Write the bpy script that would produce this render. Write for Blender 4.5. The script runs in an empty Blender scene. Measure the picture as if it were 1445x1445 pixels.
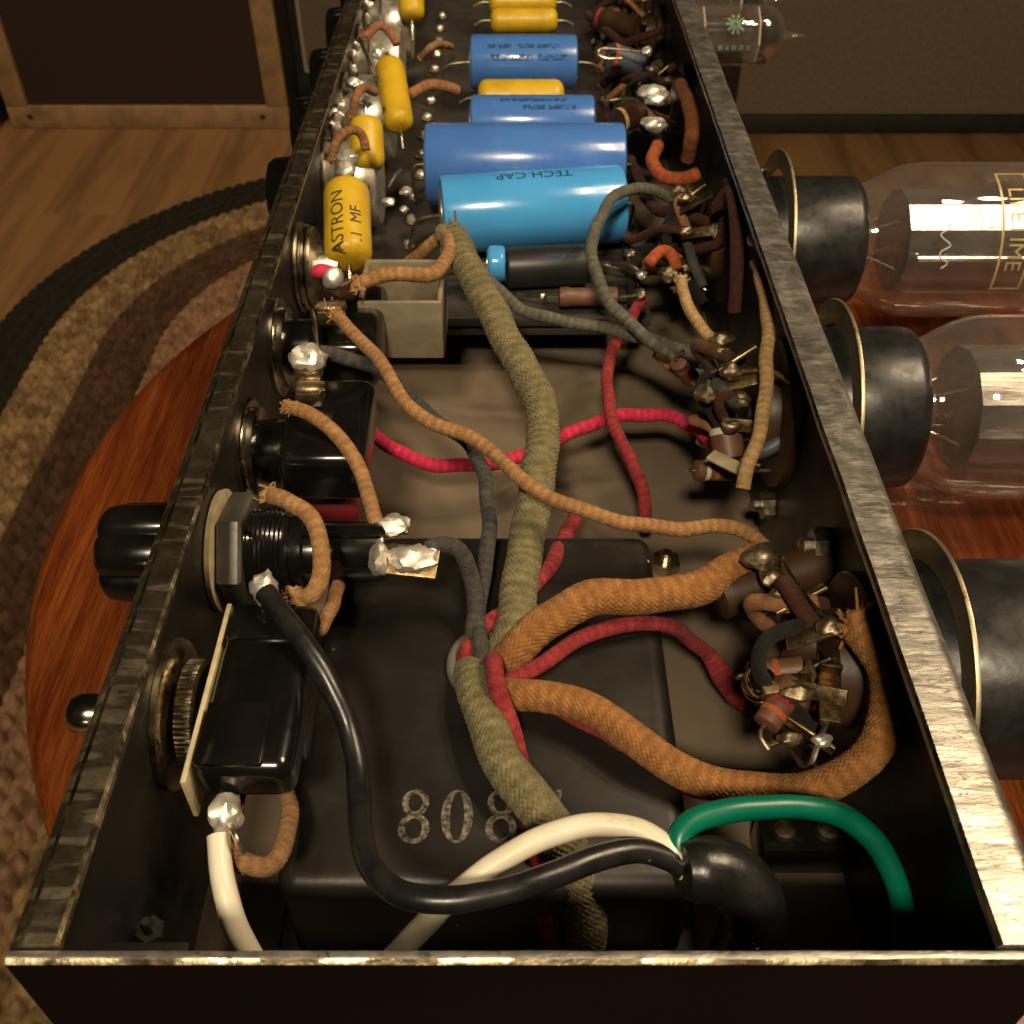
import bpy, bmesh, math, random
import numpy as np
from mathutils import Vector, Matrix, noise
R = math.radians
random.seed(7); rng = np.random.default_rng(7)
sc = bpy.context.scene
col = sc.collection
# ---------------------------------------------------------------- camera, world, lamps, exposure
# Working unit: millimetres. z = 0 is the chassis rim; the room floor lies FLOOR_Z below it.
RIM = 512.0                       # rim height above the room floor
FPX, TH, CH = 1450.0, R(43.7), 105.0
CT, ST = math.cos(TH), math.sin(TH)
cam = bpy.data.cameras.new('camera'); cam_o = bpy.data.objects.new('camera', cam); col.objects.link(cam_o)
cam.sensor_width = 36; cam.lens = 36 * FPX / 1445; cam.clip_start = .01; cam.clip_end = 50
cam_o.location = (0, 0, (RIM + CH) * .001); cam_o.rotation_euler = (R(90) - TH, 0, 0)
cam.dof.use_dof = True; cam.dof.focus_distance = .165; cam.dof.aperture_fstop = 64
sc.camera = cam_o
w = bpy.data.worlds.new('World'); sc.world = w; w.use_nodes = True
bg = w.node_tree.nodes['Background']; bg.inputs[0].default_value = (1, .72, .45, 1); bg.inputs[1].default_value = .007

def lamp(name, kind, loc, energy, color, size=.02, aim=None, sy=None):
    l = bpy.data.lights.new(name, kind); l.energy = energy; l.color = color
    if kind == 'AREA':
        l.size = size
        if sy: l.shape = 'RECTANGLE'; l.size_y = sy
    else: l.shadow_soft_size = size
    o = bpy.data.objects.new(name, l); col.objects.link(o); o.location = (loc[0], loc[1], loc[2] + RIM * .001)
    if aim: o.rotation_euler = (Vector((aim[0], aim[1], aim[2] + RIM * .001)) - o.location).to_track_quat('-Z', 'Y').to_euler()
    return o
WARM = (1, .77, .50)
for i in range(5):
    a = i * 2 * math.pi / 5 + .3
    lamp('ceiling_bulb', 'POINT', (.36 + .09 * math.cos(a), .16 + .09 * math.sin(a), .54), 3.1, WARM, .024)
lamp('standard_lamp', 'AREA', (-.08, -.49, .78), 8.6, (1, .82, .56), .11, (0, .16, -.03), .09)
lamp('wall_lamp', 'AREA', (-.22, -.95, .17), .25, WARM, .05, (0, .26, -.03), .06)
l = lamp('background_fill_spot', 'SPOT', (-.62, 1.25, 1.25), 26, (1, .74, .46), .05, (-.58, 1.12, -.5)); l.data.spot_size = R(74); l.data.spot_blend = 1.  # added unseen spot that brightens the rug, floor and cabinets
sc.view_settings.view_transform = 'Standard'; sc.view_settings.look = 'None'
sc.view_settings.exposure = 0; sc.view_settings.gamma = 1
sc.cycles.use_denoising = True
sc.cycles.max_bounces = 8; sc.cycles.transparent_max_bounces = 12

# ---------------------------------------------------------------- pixel -> place helpers (mm)
def ray(u, v):
    dx = (u - 722.5) / FPX; dy = -(v - 722.5) / FPX
    return np.array([dx, CT + dy * ST, -ST + dy * CT])
def P(u, v, z):                    # point seen at (u, v) on the level z
    d = ray(u, v); return d * ((z - CH) / d[2]) + np.array([0, 0, CH])
def PX(u, v, x):                   # point seen at (u, v) on the wall plane X = x
    d = ray(u, v); return d * (x / d[0]) + np.array([0, 0, CH])
def PY(u, v, y):
    d = ray(u, v); return d * (y / d[1]) + np.array([0, 0, CH])

# ---------------------------------------------------------------- materials
MATS = {}
def mat(name, c1, c2=None, rough=.5, metal=0., scale=60., detail=4., bump=0., bscale=400., stretch=(1, 1, 1),
        c3=None, c3scale=30., c3lo=.55, c3hi=.65, rvar=0., spec=.5, coat=0., coat_rough=.1, sheen=0., contrast=(.35, .65), speck=None, emis=None):
    if name in MATS: return MATS[name]
    m = bpy.data.materials.new(name); m.use_nodes = True; nt = m.node_tree; N = nt.nodes; L = nt.links
    b = N['Principled BSDF']; tc = N.new('ShaderNodeTexCoord'); mp = N.new('ShaderNodeMapping')
    L.new(tc.outputs['Object'], mp.inputs[0]); mp.inputs['Scale'].default_value = stretch
    def nz(s, d=detail, r=.55):
        n = N.new('ShaderNodeTexNoise'); L.new(mp.outputs[0], n.inputs['Vector']); n.inputs['Scale'].default_value = s
        n.inputs['Detail'].default_value = d; n.inputs['Roughness'].default_value = r; return n
    def mix(fac, a, bb):
        x = N.new('ShaderNodeMix'); x.data_type = 'RGBA'; L.new(fac, x.inputs[0])
        for i, q in ((6, a), (7, bb)):
            if isinstance(q, tuple): x.inputs[i].default_value = (*q, 1)
            else: L.new(q, x.inputs[i])
        return x.outputs[2]
    def ramp(src, lo, hi):
        x = N.new('ShaderNodeMapRange'); L.new(src, x.inputs[0]); x.inputs[1].default_value = lo; x.inputs[2].default_value = hi; x.clamp = True
        return x.outputs[0]
    n1 = nz(scale); out = c1
    if c2: out = mix(ramp(n1.outputs[0], *contrast), c1, c2)
    if c3: out = mix(ramp(nz(c3scale, 6, .65).outputs[0], c3lo, c3hi), out if not isinstance(out, tuple) else out, c3)
    if speck:
        vo = N.new('ShaderNodeTexVoronoi'); L.new(tc.outputs['Object'], vo.inputs['Vector']); vo.inputs['Scale'].default_value = speck[1]
        f = ramp(vo.outputs['Distance'], speck[2], speck[2] * .6)
        out = mix(f, out, speck[0])
    if isinstance(out, tuple): b.inputs['Base Color'].default_value = (*out, 1)
    else: L.new(out, b.inputs['Base Color'])
    b.inputs['Metallic'].default_value = metal; b.inputs['Roughness'].default_value = rough
    b.inputs['Specular IOR Level'].default_value = spec
    if rvar:
        x = N.new('ShaderNodeMapRange'); L.new(nz(scale * 1.7).outputs[0], x.inputs[0]); x.inputs[1].default_value = .3; x.inputs[2].default_value = .7
        x.inputs[3].default_value = max(.03, rough - rvar); x.inputs[4].default_value = min(1, rough + rvar); L.new(x.outputs[0], b.inputs['Roughness'])
    if coat: b.inputs['Coat Weight'].default_value = coat; b.inputs['Coat Roughness'].default_value = coat_rough
    if sheen: b.inputs['Sheen Weight'].default_value = sheen; b.inputs['Sheen Roughness'].default_value = .5
    if bump:
        bp = N.new('ShaderNodeBump'); bp.inputs['Strength'].default_value = bump; bp.inputs['Distance'].default_value = .0004
        L.new(nz(bscale, 5, .6).outputs[0], bp.inputs['Height']); L.new(bp.outputs[0], b.inputs['Normal'])
    MATS[name] = m; return m

CLOTHC = {}
def second(m):
    c1, c2 = CLOTHC[m.name]; return cloth(m.name + '_second_thread', tuple(x * .80 for x in c1), tuple(x * .80 for x in c2))
def cloth(name, c1, c2, scale=500.):
    CLOTHC[name] = (c1, c2)
    return cloth_(name, c1, c2, scale)
def cloth_(name, c1, c2, scale): return mat(name, c1, c2, rough=.95, scale=scale, bump=.8, bscale=2500., spec=.12, sheen=.04, c3=tuple(x * .62 for x in c1), c3scale=140., c3lo=.52, c3hi=.72)
OLIVE = cloth('olive_braid', (.24, .205, .108), (.15, .128, .064))
BROWN = cloth('brown_braid', (.40, .185, .062), (.26, .112, .034))
TAN = cloth('tan_cloth', (.43, .235, .10), (.29, .148, .058))
TANL = cloth('pale_tan_cloth', (.55, .36, .17), (.42, .25, .10))
GREY = cloth('grey_cloth', (.085, .08, .068), (.045, .043, .04))
GGREEN = cloth('grey_green_cloth', (.15, .145, .11), (.09, .088, .066))
PINK = cloth('pink_cloth', (.66, .04, .10), (.50, .028, .07))
RED = cloth('red_cloth', (.36, .045, .05), (.22, .025, .03))
MAROON = cloth('maroon_cloth', (.075, .028, .02), (.045, .017, .013))
ORANGE = cloth('orange_cloth', (.50, .12, .045), (.36, .08, .03))
BLACKV = mat('black_vinyl', (.008, .008, .009), (.016, .015, .014), rough=.32, scale=250, bump=.12, bscale=300, rvar=.08, speck=((.2, .18, .14), 210., .045))
WHITEV = mat('white_vinyl', (.74, .69, .56), (.66, .60, .46), rough=.42, scale=90, bump=.08, c3=(.5, .42, .3), c3scale=160, c3lo=.62, c3hi=.75)
GREENV = mat('green_vinyl', (.0, .145, .085), (.0, .11, .065), rough=.33, scale=120, bump=.08, bscale=300)
BLUEGV = mat('blue_grey_vinyl', (.07, .085, .12), (.05, .06, .09), rough=.5)
RUBBER = mat('black_cable_rubber', (.005, .0047, .0043), (.010, .009, .008), rough=.34, scale=160, bump=.3, bscale=350, rvar=.1, speck=((.22, .2, .16), 260., .05))
BAKE = mat('black_bakelite', (.004, .0037, .0033), (.007, .006, .005), rough=.2, scale=120, bump=.06, bscale=250, rvar=.07, coat=.3)
BAKEM = mat('tube_base_bakelite', (.008, .008, .0085), (.016, .0155, .015), rough=.38, scale=200, bump=.07, bscale=900, rvar=.1, c3=(.035, .034, .032), c3scale=110, c3lo=.6, c3hi=.75)
PHEN = mat('brown_phenolic', (.035, .017, .008), (.06, .03, .013), rough=.45, scale=120, bump=.15)
BOARD = mat('fibre_board', (.022, .019, .016), (.045, .038, .030), rough=.6, scale=60, bump=.3, bscale=600, c3=(.09, .075, .055), c3scale=70, c3lo=.58, c3hi=.75)
CREAMF = mat('cream_fibre', (.55, .46, .28), (.38, .30, .17), rough=.7, scale=300, bump=.4)
SOLDER = mat('solder', (.80, .77, .70), (.62, .57, .49), rough=.46, metal=.75, scale=300, bump=.2, bscale=900, rvar=.12, c3=(.22, .14, .07), c3scale=420, c3lo=.6, c3hi=.72)
SOLDER2 = mat('tarnished_solder', (.36, .29, .20), (.18, .125, .07), rough=.5, metal=.9, scale=400, bump=.25, bscale=700, rvar=.12, c3=(.08, .04, .02), c3scale=300, c3lo=.48, c3hi=.62)
TIN = mat('tinned_steel', (.62, .55, .42), (.36, .29, .19), rough=.34, metal=1, scale=260, bump=.3, rvar=.12)
BRASS = mat('tarnished_lug', (.50, .38, .20), (.24, .16, .08), rough=.4, metal=1, scale=400, bump=.4, rvar=.12)
COPPER = mat('copper_strand', (.75, .36, .18), (.5, .22, .1), rough=.35, metal=1, scale=600)
CHROME = mat('chrome', (.75, .70, .60), (.55, .48, .36), rough=.16, metal=1, scale=160, rvar=.08)
ALU = mat('aluminium_cover', (.72, .68, .60), (.56, .52, .44), rough=.34, metal=.75, scale=160, bump=.15, rvar=.12)
CANM = mat('cream_metal_box', (.48, .42, .30), (.36, .30, .20), rough=.45, metal=.55, scale=150, bump=.2, rvar=.1)
BELL = mat('transformer_paint', (.0085, .0072, .0056), (.016, .013, .0095), rough=.42, scale=45, bump=.07, bscale=700, rvar=.1, c3=(.042, .032, .021), c3scale=38, c3lo=.56, c3hi=.8, speck=((.45, .42, .36), 130., .05))
STEEL = mat('inner_steel', (.075, .07, .06), (.04, .036, .03), rough=.40, metal=.75, scale=40, bump=.15, bscale=500, rvar=.12)
PAN = mat('floor_pan_steel', (.215, .165, .115), (.155, .118, .08), rough=.48, metal=.25, scale=30, bump=.1, bscale=500, rvar=.1, c3=(.10, .07, .045), c3scale=35, c3lo=.62, c3hi=.85)
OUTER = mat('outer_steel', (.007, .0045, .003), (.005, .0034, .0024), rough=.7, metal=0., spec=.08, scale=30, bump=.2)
GLOW = mat('blue_sleeve', (.07, .36, .78), (.06, .32, .72), rough=.22, scale=60, bump=.12, bscale=160, rvar=.08, coat=.2, c3=(.10, .30, .62), c3scale=90, c3lo=.58, c3hi=.8)
BLUE2 = mat('deep_blue_sleeve', (.065, .19, .55), (.055, .165, .50), rough=.24, scale=60, bump=.12, bscale=160, rvar=.08, coat=.2, c3=(.12, .22, .5), c3scale=90, c3lo=.58, c3hi=.8)
YEL = mat('yellow_wax', (.64, .42, .02), (.52, .32, .012), rough=.42, scale=140, bump=.25, bscale=220, rvar=.1, c3=(.36, .19, .01), c3scale=120, c3lo=.57, c3hi=.78)
INK = mat('print_ink', (.03, .028, .02), rough=.7)
INKB = mat('blue_print_ink', (.012, .035, .10), rough=.6)
GOLD = mat('gold_print', (.48, .37, .17), (.34, .25, .10), rough=.5, scale=300, metal=.3)
GRPR = mat('green_print', (.16, .27, .17), (.07, .13, .08), rough=.7, scale=600)
CRPR = mat('cream_print', (.55, .48, .26), rough=.6)
ANODE = mat('anode_plate', (.42, .415, .40), (.28, .275, .265), rough=.27, metal=.9, scale=120, bump=.3, bscale=160, stretch=(.2, 1, 1), rvar=.1)
GETTER = mat('getter_mirror', (.62, .60, .56), (.2, .17, .13), rough=.12, metal=1, scale=80)
MICA = mat('mica', (.55, .48, .38), rough=.5)
REDP = mat('dark_red_plastic', (.16, .012, .018), (.11, .008, .012), rough=.4)
CARBON = mat('carbon_brown', (.16, .075, .04), (.11, .05, .028), rough=.5, scale=300, bump=.2)
BLACKC = mat('black_capacitor', (.012, .012, .012), (.02, .019, .018), rough=.4)

def worn_print(name, c, lo, hi, scale):
    m = bpy.data.materials.new(name); m.use_nodes = True; nt = m.node_tree; b = nt.nodes['Principled BSDF']
    b.inputs['Base Color'].default_value = (*c, 1); b.inputs['Roughness'].default_value = .75
    n = nt.nodes.new('ShaderNodeTexNoise'); n.inputs['Scale'].default_value = scale; n.inputs['Detail'].default_value = 5
    tc = nt.nodes.new('ShaderNodeTexCoord'); nt.links.new(tc.outputs['Object'], n.inputs['Vector'])
    r = nt.nodes.new('ShaderNodeMapRange'); nt.links.new(n.outputs[0], r.inputs[0]); r.inputs[1].default_value = lo; r.inputs[2].default_value = hi
    nt.links.new(r.outputs[0], b.inputs['Alpha']); return m
NUMP = worn_print('worn_number_paint', (.20, .17, .13), .34, .66, 1100)
SMUDGE = worn_print('smudged_ink', (.012, .05, .15), .40, .62, 1200)

def glass_mat(name, tint, rough, haze):
    m = bpy.data.materials.new(name); m.use_nodes = True; nt = m.node_tree; N = nt.nodes; L = nt.links
    N.remove(N['Principled BSDF']); out = N['Material Output']
    tr = N.new('ShaderNodeBsdfTransparent'); tr.inputs[0].default_value = (*tint, 1)
    gl = N.new('ShaderNodeBsdfGlossy'); gl.inputs['Roughness'].default_value = rough; gl.inputs[0].default_value = (1, 1, 1, 1)
    df = N.new('ShaderNodeBsdfDiffuse'); df.inputs[0].default_value = (.52, .46, .40, 1)
    lw = N.new('ShaderNodeLayerWeight'); lw.inputs[0].default_value = .5
    def ma(op, a, b, c=None):
        x = N.new('ShaderNodeMath'); x.operation = op
        for i, q in enumerate((a, b, c)):
            if q is None: continue
            if isinstance(q, (int, float)): x.inputs[i].default_value = q
            else: L.new(q, x.inputs[i])
        return x.outputs[0]
    fr = ma('MULTIPLY_ADD', ma('POWER', lw.outputs['Facing'], 3.), .7, .085)
    nz = N.new('ShaderNodeTexNoise'); nz.inputs['Scale'].default_value = 70; nz.inputs['Detail'].default_value = 5
    tc = N.new('ShaderNodeTexCoord'); L.new(tc.outputs['Object'], nz.inputs['Vector'])
    mr = N.new('ShaderNodeMapRange'); L.new(nz.outputs[0], mr.inputs[0]); mr.inputs[1].default_value = .35; mr.inputs[2].default_value = .75; mr.inputs[3].default_value = haze * .4; mr.inputs[4].default_value = haze * 1.6
    hz = ma('ADD', mr.outputs[0], ma('MULTIPLY', ma('POWER', lw.outputs['Facing'], 2.), haze * 2.6))  # haze grows towards the rim, painting in the room's reflection on the glass
    m0 = N.new('ShaderNodeMixShader'); L.new(hz, m0.inputs[0]); L.new(tr.outputs[0], m0.inputs[1]); L.new(df.outputs[0], m0.inputs[2])
    m1 = N.new('ShaderNodeMixShader'); L.new(fr, m1.inputs[0]); L.new(m0.outputs[0], m1.inputs[1]); L.new(gl.outputs[0], m1.inputs[2])
    L.new(m1.outputs[0], out.inputs[0]); return m
GLASS = glass_mat('tube_glass', (.94, .91, .88), .045, .065)

def rail_mat(name, base, dark, light, rough, scratch, ticks, tick=.8, sfac=.85):
    m = bpy.data.materials.new(name); m.use_nodes = True; nt = m.node_tree; N = nt.nodes; L = nt.links; b = N['Principled BSDF']
    tc = N.new('ShaderNodeTexCoord')
    def nz(sx, sy, sz, s, d=6, r=.62, dist=0.):
        mp = N.new('ShaderNodeMapping'); L.new(tc.outputs['Object'], mp.inputs[0]); mp.inputs['Scale'].default_value = (sx, sy, sz)
        n = N.new('ShaderNodeTexNoise'); L.new(mp.outputs[0], n.inputs['Vector']); n.inputs['Scale'].default_value = s; n.inputs['Detail'].default_value = d
        n.inputs['Roughness'].default_value = r; n.inputs['Distortion'].default_value = dist; return n.outputs[0]
    def rp(src, lo, hi, a=0., bb=1.):
        x = N.new('ShaderNodeMapRange'); L.new(src, x.inputs[0]); x.inputs[1].default_value = lo; x.inputs[2].default_value = hi; x.inputs[3].default_value = a; x.inputs[4].default_value = bb; return x.outputs[0]
    def mix(f, a, c):
        x = N.new('ShaderNodeMix'); x.data_type = 'RGBA'; L.new(f, x.inputs[0])
        for i, q in ((6, a), (7, c)):
            if isinstance(q, tuple): x.inputs[i].default_value = (*q, 1)
            else: L.new(q, x.inputs[i])
        return x.outputs[2]
    c = mix(rp(nz(1, 1, 1, 55), .4, .62), base, dark)
    t = rp(nz(.18, 1, .18, 430 if ticks else 420, 3, .5, .6), .54 if ticks else .5, .62)     # strokes across the lip
    tf = N.new('ShaderNodeMath'); tf.operation = 'MULTIPLY'; L.new(t, tf.inputs[0]); tf.inputs[1].default_value = tick
    c = mix(tf.outputs[0], c, light)
    s = rp(nz(.6, 1, .6, 520, 9, .8, 2.4), .60 - scratch, .64 - scratch)
    sf = N.new('ShaderNodeMath'); sf.operation = 'MULTIPLY'; L.new(s, sf.inputs[0]); sf.inputs[1].default_value = sfac
    c = mix(sf.outputs[0], c, tuple(x * .3 for x in dark))
    L.new(c, b.inputs['Base Color']); b.inputs['Metallic'].default_value = .9
    L.new(rp(nz(1, 1, 1, 300), .3, .7, rough - .12, rough + .14), b.inputs['Roughness'])
    bp = N.new('ShaderNodeBump'); bp.inputs['Strength'].default_value = .5; bp.inputs['Distance'].default_value = .0003
    L.new(nz(.3, 1, .3, 600, 6), bp.inputs['Height']); L.new(bp.outputs[0], b.inputs['Normal']); return m
RAILL = rail_mat('tarnished_lip', (.19, .158, .112), (.11, .09, .06), (.58, .48, .32), .36, .03, True, .55, .7)
RAILR = rail_mat('scratched_zinc_lip', (.44, .415, .37), (.31, .29, .25), (.62, .59, .53), .40, .035, False, .6, .8)
EDGE = mat('worn_edge_highlight', (.62, .52, .34), (.28, .21, .12), rough=.32, metal=1, scale=180, bump=.4, bscale=500, rvar=.12)  # edge wear, with highlight lines of bend and chamfer painted in as bright metal

def wood(name, c1, c2, c3, sy, scale, rough):
    m = bpy.data.materials.new(name); m.use_nodes = True; nt = m.node_tree; N = nt.nodes; L = nt.links; b = N['Principled BSDF']
    tc = N.new('ShaderNodeTexCoord'); mp = N.new('ShaderNodeMapping'); L.new(tc.outputs['Object'], mp.inputs[0]); mp.inputs['Scale'].default_value = (1, sy, 1)
    def nz(s, d, r, di):
        n = N.new('ShaderNodeTexNoise'); L.new(mp.outputs[0], n.inputs['Vector']); n.inputs['Scale'].default_value = s; n.inputs['Detail'].default_value = d
        n.inputs['Roughness'].default_value = r; n.inputs['Distortion'].default_value = di; return n.outputs[0]
    r = N.new('ShaderNodeValToRGB'); e = r.color_ramp.elements; e[0].position = .30; e[0].color = (*c1, 1); e[1].position = .70; e[1].color = (*c3, 1)
    q = e.new(.5); q.color = (*c2, 1); L.new(nz(scale, 7, .6, .5), r.inputs[0])
    x = N.new('ShaderNodeMix'); x.data_type = 'RGBA'; x.blend_type = 'MULTIPLY'; x.inputs[0].default_value = .75; L.new(r.outputs[0], x.inputs[6])
    r2 = N.new('ShaderNodeMapRange'); L.new(nz(scale * 6, 4, .6, 0), r2.inputs[0]); r2.inputs[1].default_value = .35; r2.inputs[2].default_value = .6; r2.inputs[3].default_value = .45
    L.new(r2.outputs[0], x.inputs[7]); L.new(x.outputs[2], b.inputs['Base Color'])
    b.inputs['Roughness'].default_value = rough; b.inputs['Coat Weight'].default_value = .15
    bp = N.new('ShaderNodeBump'); bp.inputs['Strength'].default_value = .35; bp.inputs['Distance'].default_value = .0004
    L.new(nz(scale * 6, 4, .6, 0), bp.inputs['Height']); L.new(bp.outputs[0], b.inputs['Normal']); return m
STOOLW = wood('stool_wood', (.085, .013, .003), (.18, .038, .007), (.29, .078, .016), .06, 300, .38)
FLOORW = wood('floor_wood', (.33, .17, .065), (.345, .18, .07), (.36, .19, .075), .12, 5, .45)
FRAMEW = wood('pale_frame_wood', (.42, .25, .12), (.48, .29, .14), (.54, .33, .17), .3, 5, .5)
GRILLE_D = mat('dark_grille_cloth', (.030, .014, .009), (.05, .025, .015), rough=.9, scale=600, bump=.6, bscale=900)
GRILLE_G = mat('grey_brown_grille_cloth', (.20, .15, .092), (.135, .10, .06), rough=.9, scale=500, stretch=(1, 1, .3), bump=.6, bscale=700)
TOLEX = mat('black_cab_covering', (.010, .009, .008), (.02, .018, .016), rough=.6, bump=.5, bscale=900)
PIPING = mat('pale_piping', (.42, .36, .25), rough=.6)

# ---------------------------------------------------------------- object bookkeeping
WLOC = {}
def finish_mesh(name, verts, faces, material, smooth, ang, fixn=True):
    v = np.asarray(verts, float) + np.array([0, 0, RIM]); v *= .001
    o0 = np.array([(v[:, 0].min() + v[:, 0].max()) / 2, (v[:, 1].min() + v[:, 1].max()) / 2, v[:, 2].min()])
    me = bpy.data.meshes.new(name); me.from_pydata((v - o0).tolist(), [], faces if isinstance(faces, list) else faces.tolist())
    if fixn:
        bm = bmesh.new(); bm.from_mesh(me); bmesh.ops.recalc_face_normals(bm, faces=bm.faces[:]); bm.to_mesh(me); bm.free()
    if smooth:
        me.shade_smooth()
        if ang: me.set_sharp_from_angle(angle=R(ang))
    if isinstance(material, (list, tuple)):
        for q in material: me.materials.append(q)
    else: me.materials.append(material)
    o = bpy.data.objects.new(name, me); col.objects.link(o); WLOC[o] = o0; return o
class M:
    """collects shapes (mm) that become ONE mesh object"""
    def __init__(s): s.v = []; s.f = []
    def add(s, v, f):
        n = len(s.v); s.v.extend([tuple(p) for p in np.asarray(v, float)]); s.f.extend([tuple(int(i) + n for i in q) for q in f]); return s
    def part(s, name, material, parent=None, smooth=True, ang=40, label=None):
        o = finish_mesh(name, s.v, s.f, material, smooth, ang)
        if parent is not None: o.parent = parent
        if label: o['label'] = label
        return o
def tag(o, label, cat, group=None):
    o['label'] = label; o['category'] = cat
    if group: o['group'] = group
    return o
def thing(name, label, cat, group=None):
    o = bpy.data.objects.new(name, None); o.empty_display_size = .005; col.objects.link(o); WLOC[o] = None; return tag(o, label, cat, group)
def finalize():
    bpy.context.view_layer.update()
    for o in list(WLOC):
        if WLOC[o] is None:
            kids = [c for c in o.children]; lo = np.full(3, 1e9); hi = -lo
            for c in kids:
                b = np.array([list(q) for q in c.bound_box]) + WLOC[c]; lo = np.minimum(lo, b.min(0)); hi = np.maximum(hi, b.max(0))
            WLOC[o] = np.array([(lo[0] + hi[0]) / 2, (lo[1] + hi[1]) / 2, lo[2]])
    for o in WLOC:
        o.location = WLOC[o] - (WLOC[o.parent] if o.parent is not None else 0)

# ---------------------------------------------------------------- shapes
def basis(d, up=(0, 0, 1)):
    d = np.asarray(d, float); d /= np.linalg.norm(d); up = np.asarray(up, float)
    if abs(d @ up) > .95: up = np.array([1., 0, 0]) if abs(d[0]) < .9 else np.array([0, 1., 0])
    a = np.cross(d, up); a /= np.linalg.norm(a); b = np.cross(a, d); return d, a, b
def grid_faces(n, k, close=True, cap=True):
    i = np.arange(n - 1)[:, None]; j = np.arange(k if close else k - 1)[None, :]; j2 = (j + 1) % k
    f = np.stack([i * k + j, i * k + j2, (i + 1) * k + j2, (i + 1) * k + j], -1).reshape(-1, 4)
    f = [tuple(q) for q in f.tolist()]
    if cap and close: f.append(tuple(range(k - 1, -1, -1))); f.append(tuple((n - 1) * k + q for q in range(k)))
    return f
def lathe(m, o, d, prof, k=40, cap=True, fl=None, ph=0.):
    d, a, b = basis(d); o = np.asarray(o, float); t = np.arange(k) * 2 * np.pi / k + ph
    rows = []
    for (s, r) in prof:
        rr = r * (fl(t) if fl else 1.)
        rows.append(o + d * s + (np.cos(t) * rr)[:, None] * a + (np.sin(t) * rr)[:, None] * b)
    m.add(np.concatenate(rows), grid_faces(len(prof), k, True, cap)); return m
def spline(pts, step, smooth=0.):
    p = np.asarray(pts, float); n = len(p)
    if n == 2: p = np.array([p[0], (p[0] + p[1]) / 2, p[1]]); n = 3
    q = np.concatenate([[2 * p[0] - p[1]], p, [2 * p[-1] - p[-2]]]); out = []
    for i in range(n - 1):
        a, b, c, d = q[i:i + 4]; L = np.linalg.norm(c - b); k = max(2, int(L / step)); t = np.linspace(0, 1, k, endpoint=False)[:, None]
        out.append(.5 * (2 * b + (c - a) * t + (2 * a - 5 * b + 4 * c - d) * t * t + (3 * b - a - 3 * c + d) * t ** 3))
    out.append(p[-1:]); out = np.concatenate(out)
    dsm = max(.02, np.median(np.linalg.norm(np.diff(out, axis=0), axis=1)))
    for _ in range(int(2 * (smooth / dsm) ** 2) if smooth > .3 else 2):   # soften the knots
        out[1:-1] = .25 * out[:-2] + .5 * out[1:-1] + .25 * out[2:]
    s = np.concatenate([[0], np.cumsum(np.linalg.norm(np.diff(out, axis=0), axis=1))])
    N = max(3, int(s[-1] / step)); g = np.linspace(0, s[-1], N)
    return np.stack([np.interp(g, s, out[:, i]) for i in range(3)], 1), g
def tube(m, pts, r, k=12, step=.8, disp=None, taper=None, cap=True, smooth=0., kink=0.):
    c, s = spline(pts, step, smooth)
    if kink:
        f0 = rng.random((3, 3)) * 6.28; en = np.clip(np.minimum(s, s[-1] - s) / 5, 0, 1)
        for i, wl in enumerate((27., 12.5)): c = c + (kink * en / (i + 1.2))[:, None] * np.sin(s[:, None] * 6.28 / wl + f0[i])
    n = len(c); t = np.gradient(c, axis=0); t /= np.linalg.norm(t, axis=1)[:, None]
    _, a, b = basis(t[0]); A = np.empty((n, 3)); A[0] = a
    for i in range(1, n):
        a = A[i - 1] - t[i] * (A[i - 1] @ t[i]); A[i] = a / np.linalg.norm(a)
    B = np.cross(t, A); ph = np.arange(k) * 2 * np.pi / k
    rr = np.full((n, k), float(r))
    if taper is not None: rr *= np.interp(s / s[-1], [q[0] for q in taper], [q[1] for q in taper])[:, None]
    if disp is not None: rr += disp(s[:, None], ph[None, :])
    v = c[:, None, :] + (np.cos(ph)[None, :] * rr)[..., None] * A[:, None, :] + (np.sin(ph)[None, :] * rr)[..., None] * B[:, None, :]
    if hasattr(disp, 'over'):
        i, j = np.meshgrid(np.arange(n - 1), np.arange(k), indexing='ij'); ds = s[1] - s[0]
        m.fm = np.concatenate([disp.over((i + .5) * ds, (j + .5) * 2 * np.pi / k).astype(int).ravel(), [0, 0]])
    m.add(v.reshape(-1, 3), grid_faces(n, k, True, cap)); return m
def braid(n, pitch, amp, seed=0):
    ph0 = rng.random() * 6
    def f(s, p):
        a = n * p / (2 * np.pi) + s / pitch; b = n * p / (2 * np.pi) - s / pitch
        over = np.mod(np.floor(a) - np.floor(b), 4) < 2
        fa = 2 * (a - np.floor(a)) - 1; fb = 2 * (b - np.floor(b)) - 1
        h = np.where(over, np.sqrt(np.maximum(0, 1 - fa ** 2)) * (1 - .35 * fb ** 2), np.sqrt(np.maximum(0, 1 - fb ** 2)) * (1 - .35 * fa ** 2))
        wob = .4 * np.sin(s * .25 + ph0) + .3 * np.sin(s * .6 + 2 * p + ph0)
        return amp * (h - .5) * 1.3 + amp * .3 * wob + amp * .3 * (rng.random(h.shape) - .5)
    f.over = lambda s, p: np.mod(np.floor(n * p / (2 * np.pi) + s / pitch) - np.floor(n * p / (2 * np.pi) - s / pitch), 4) < 2
    return f
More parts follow.
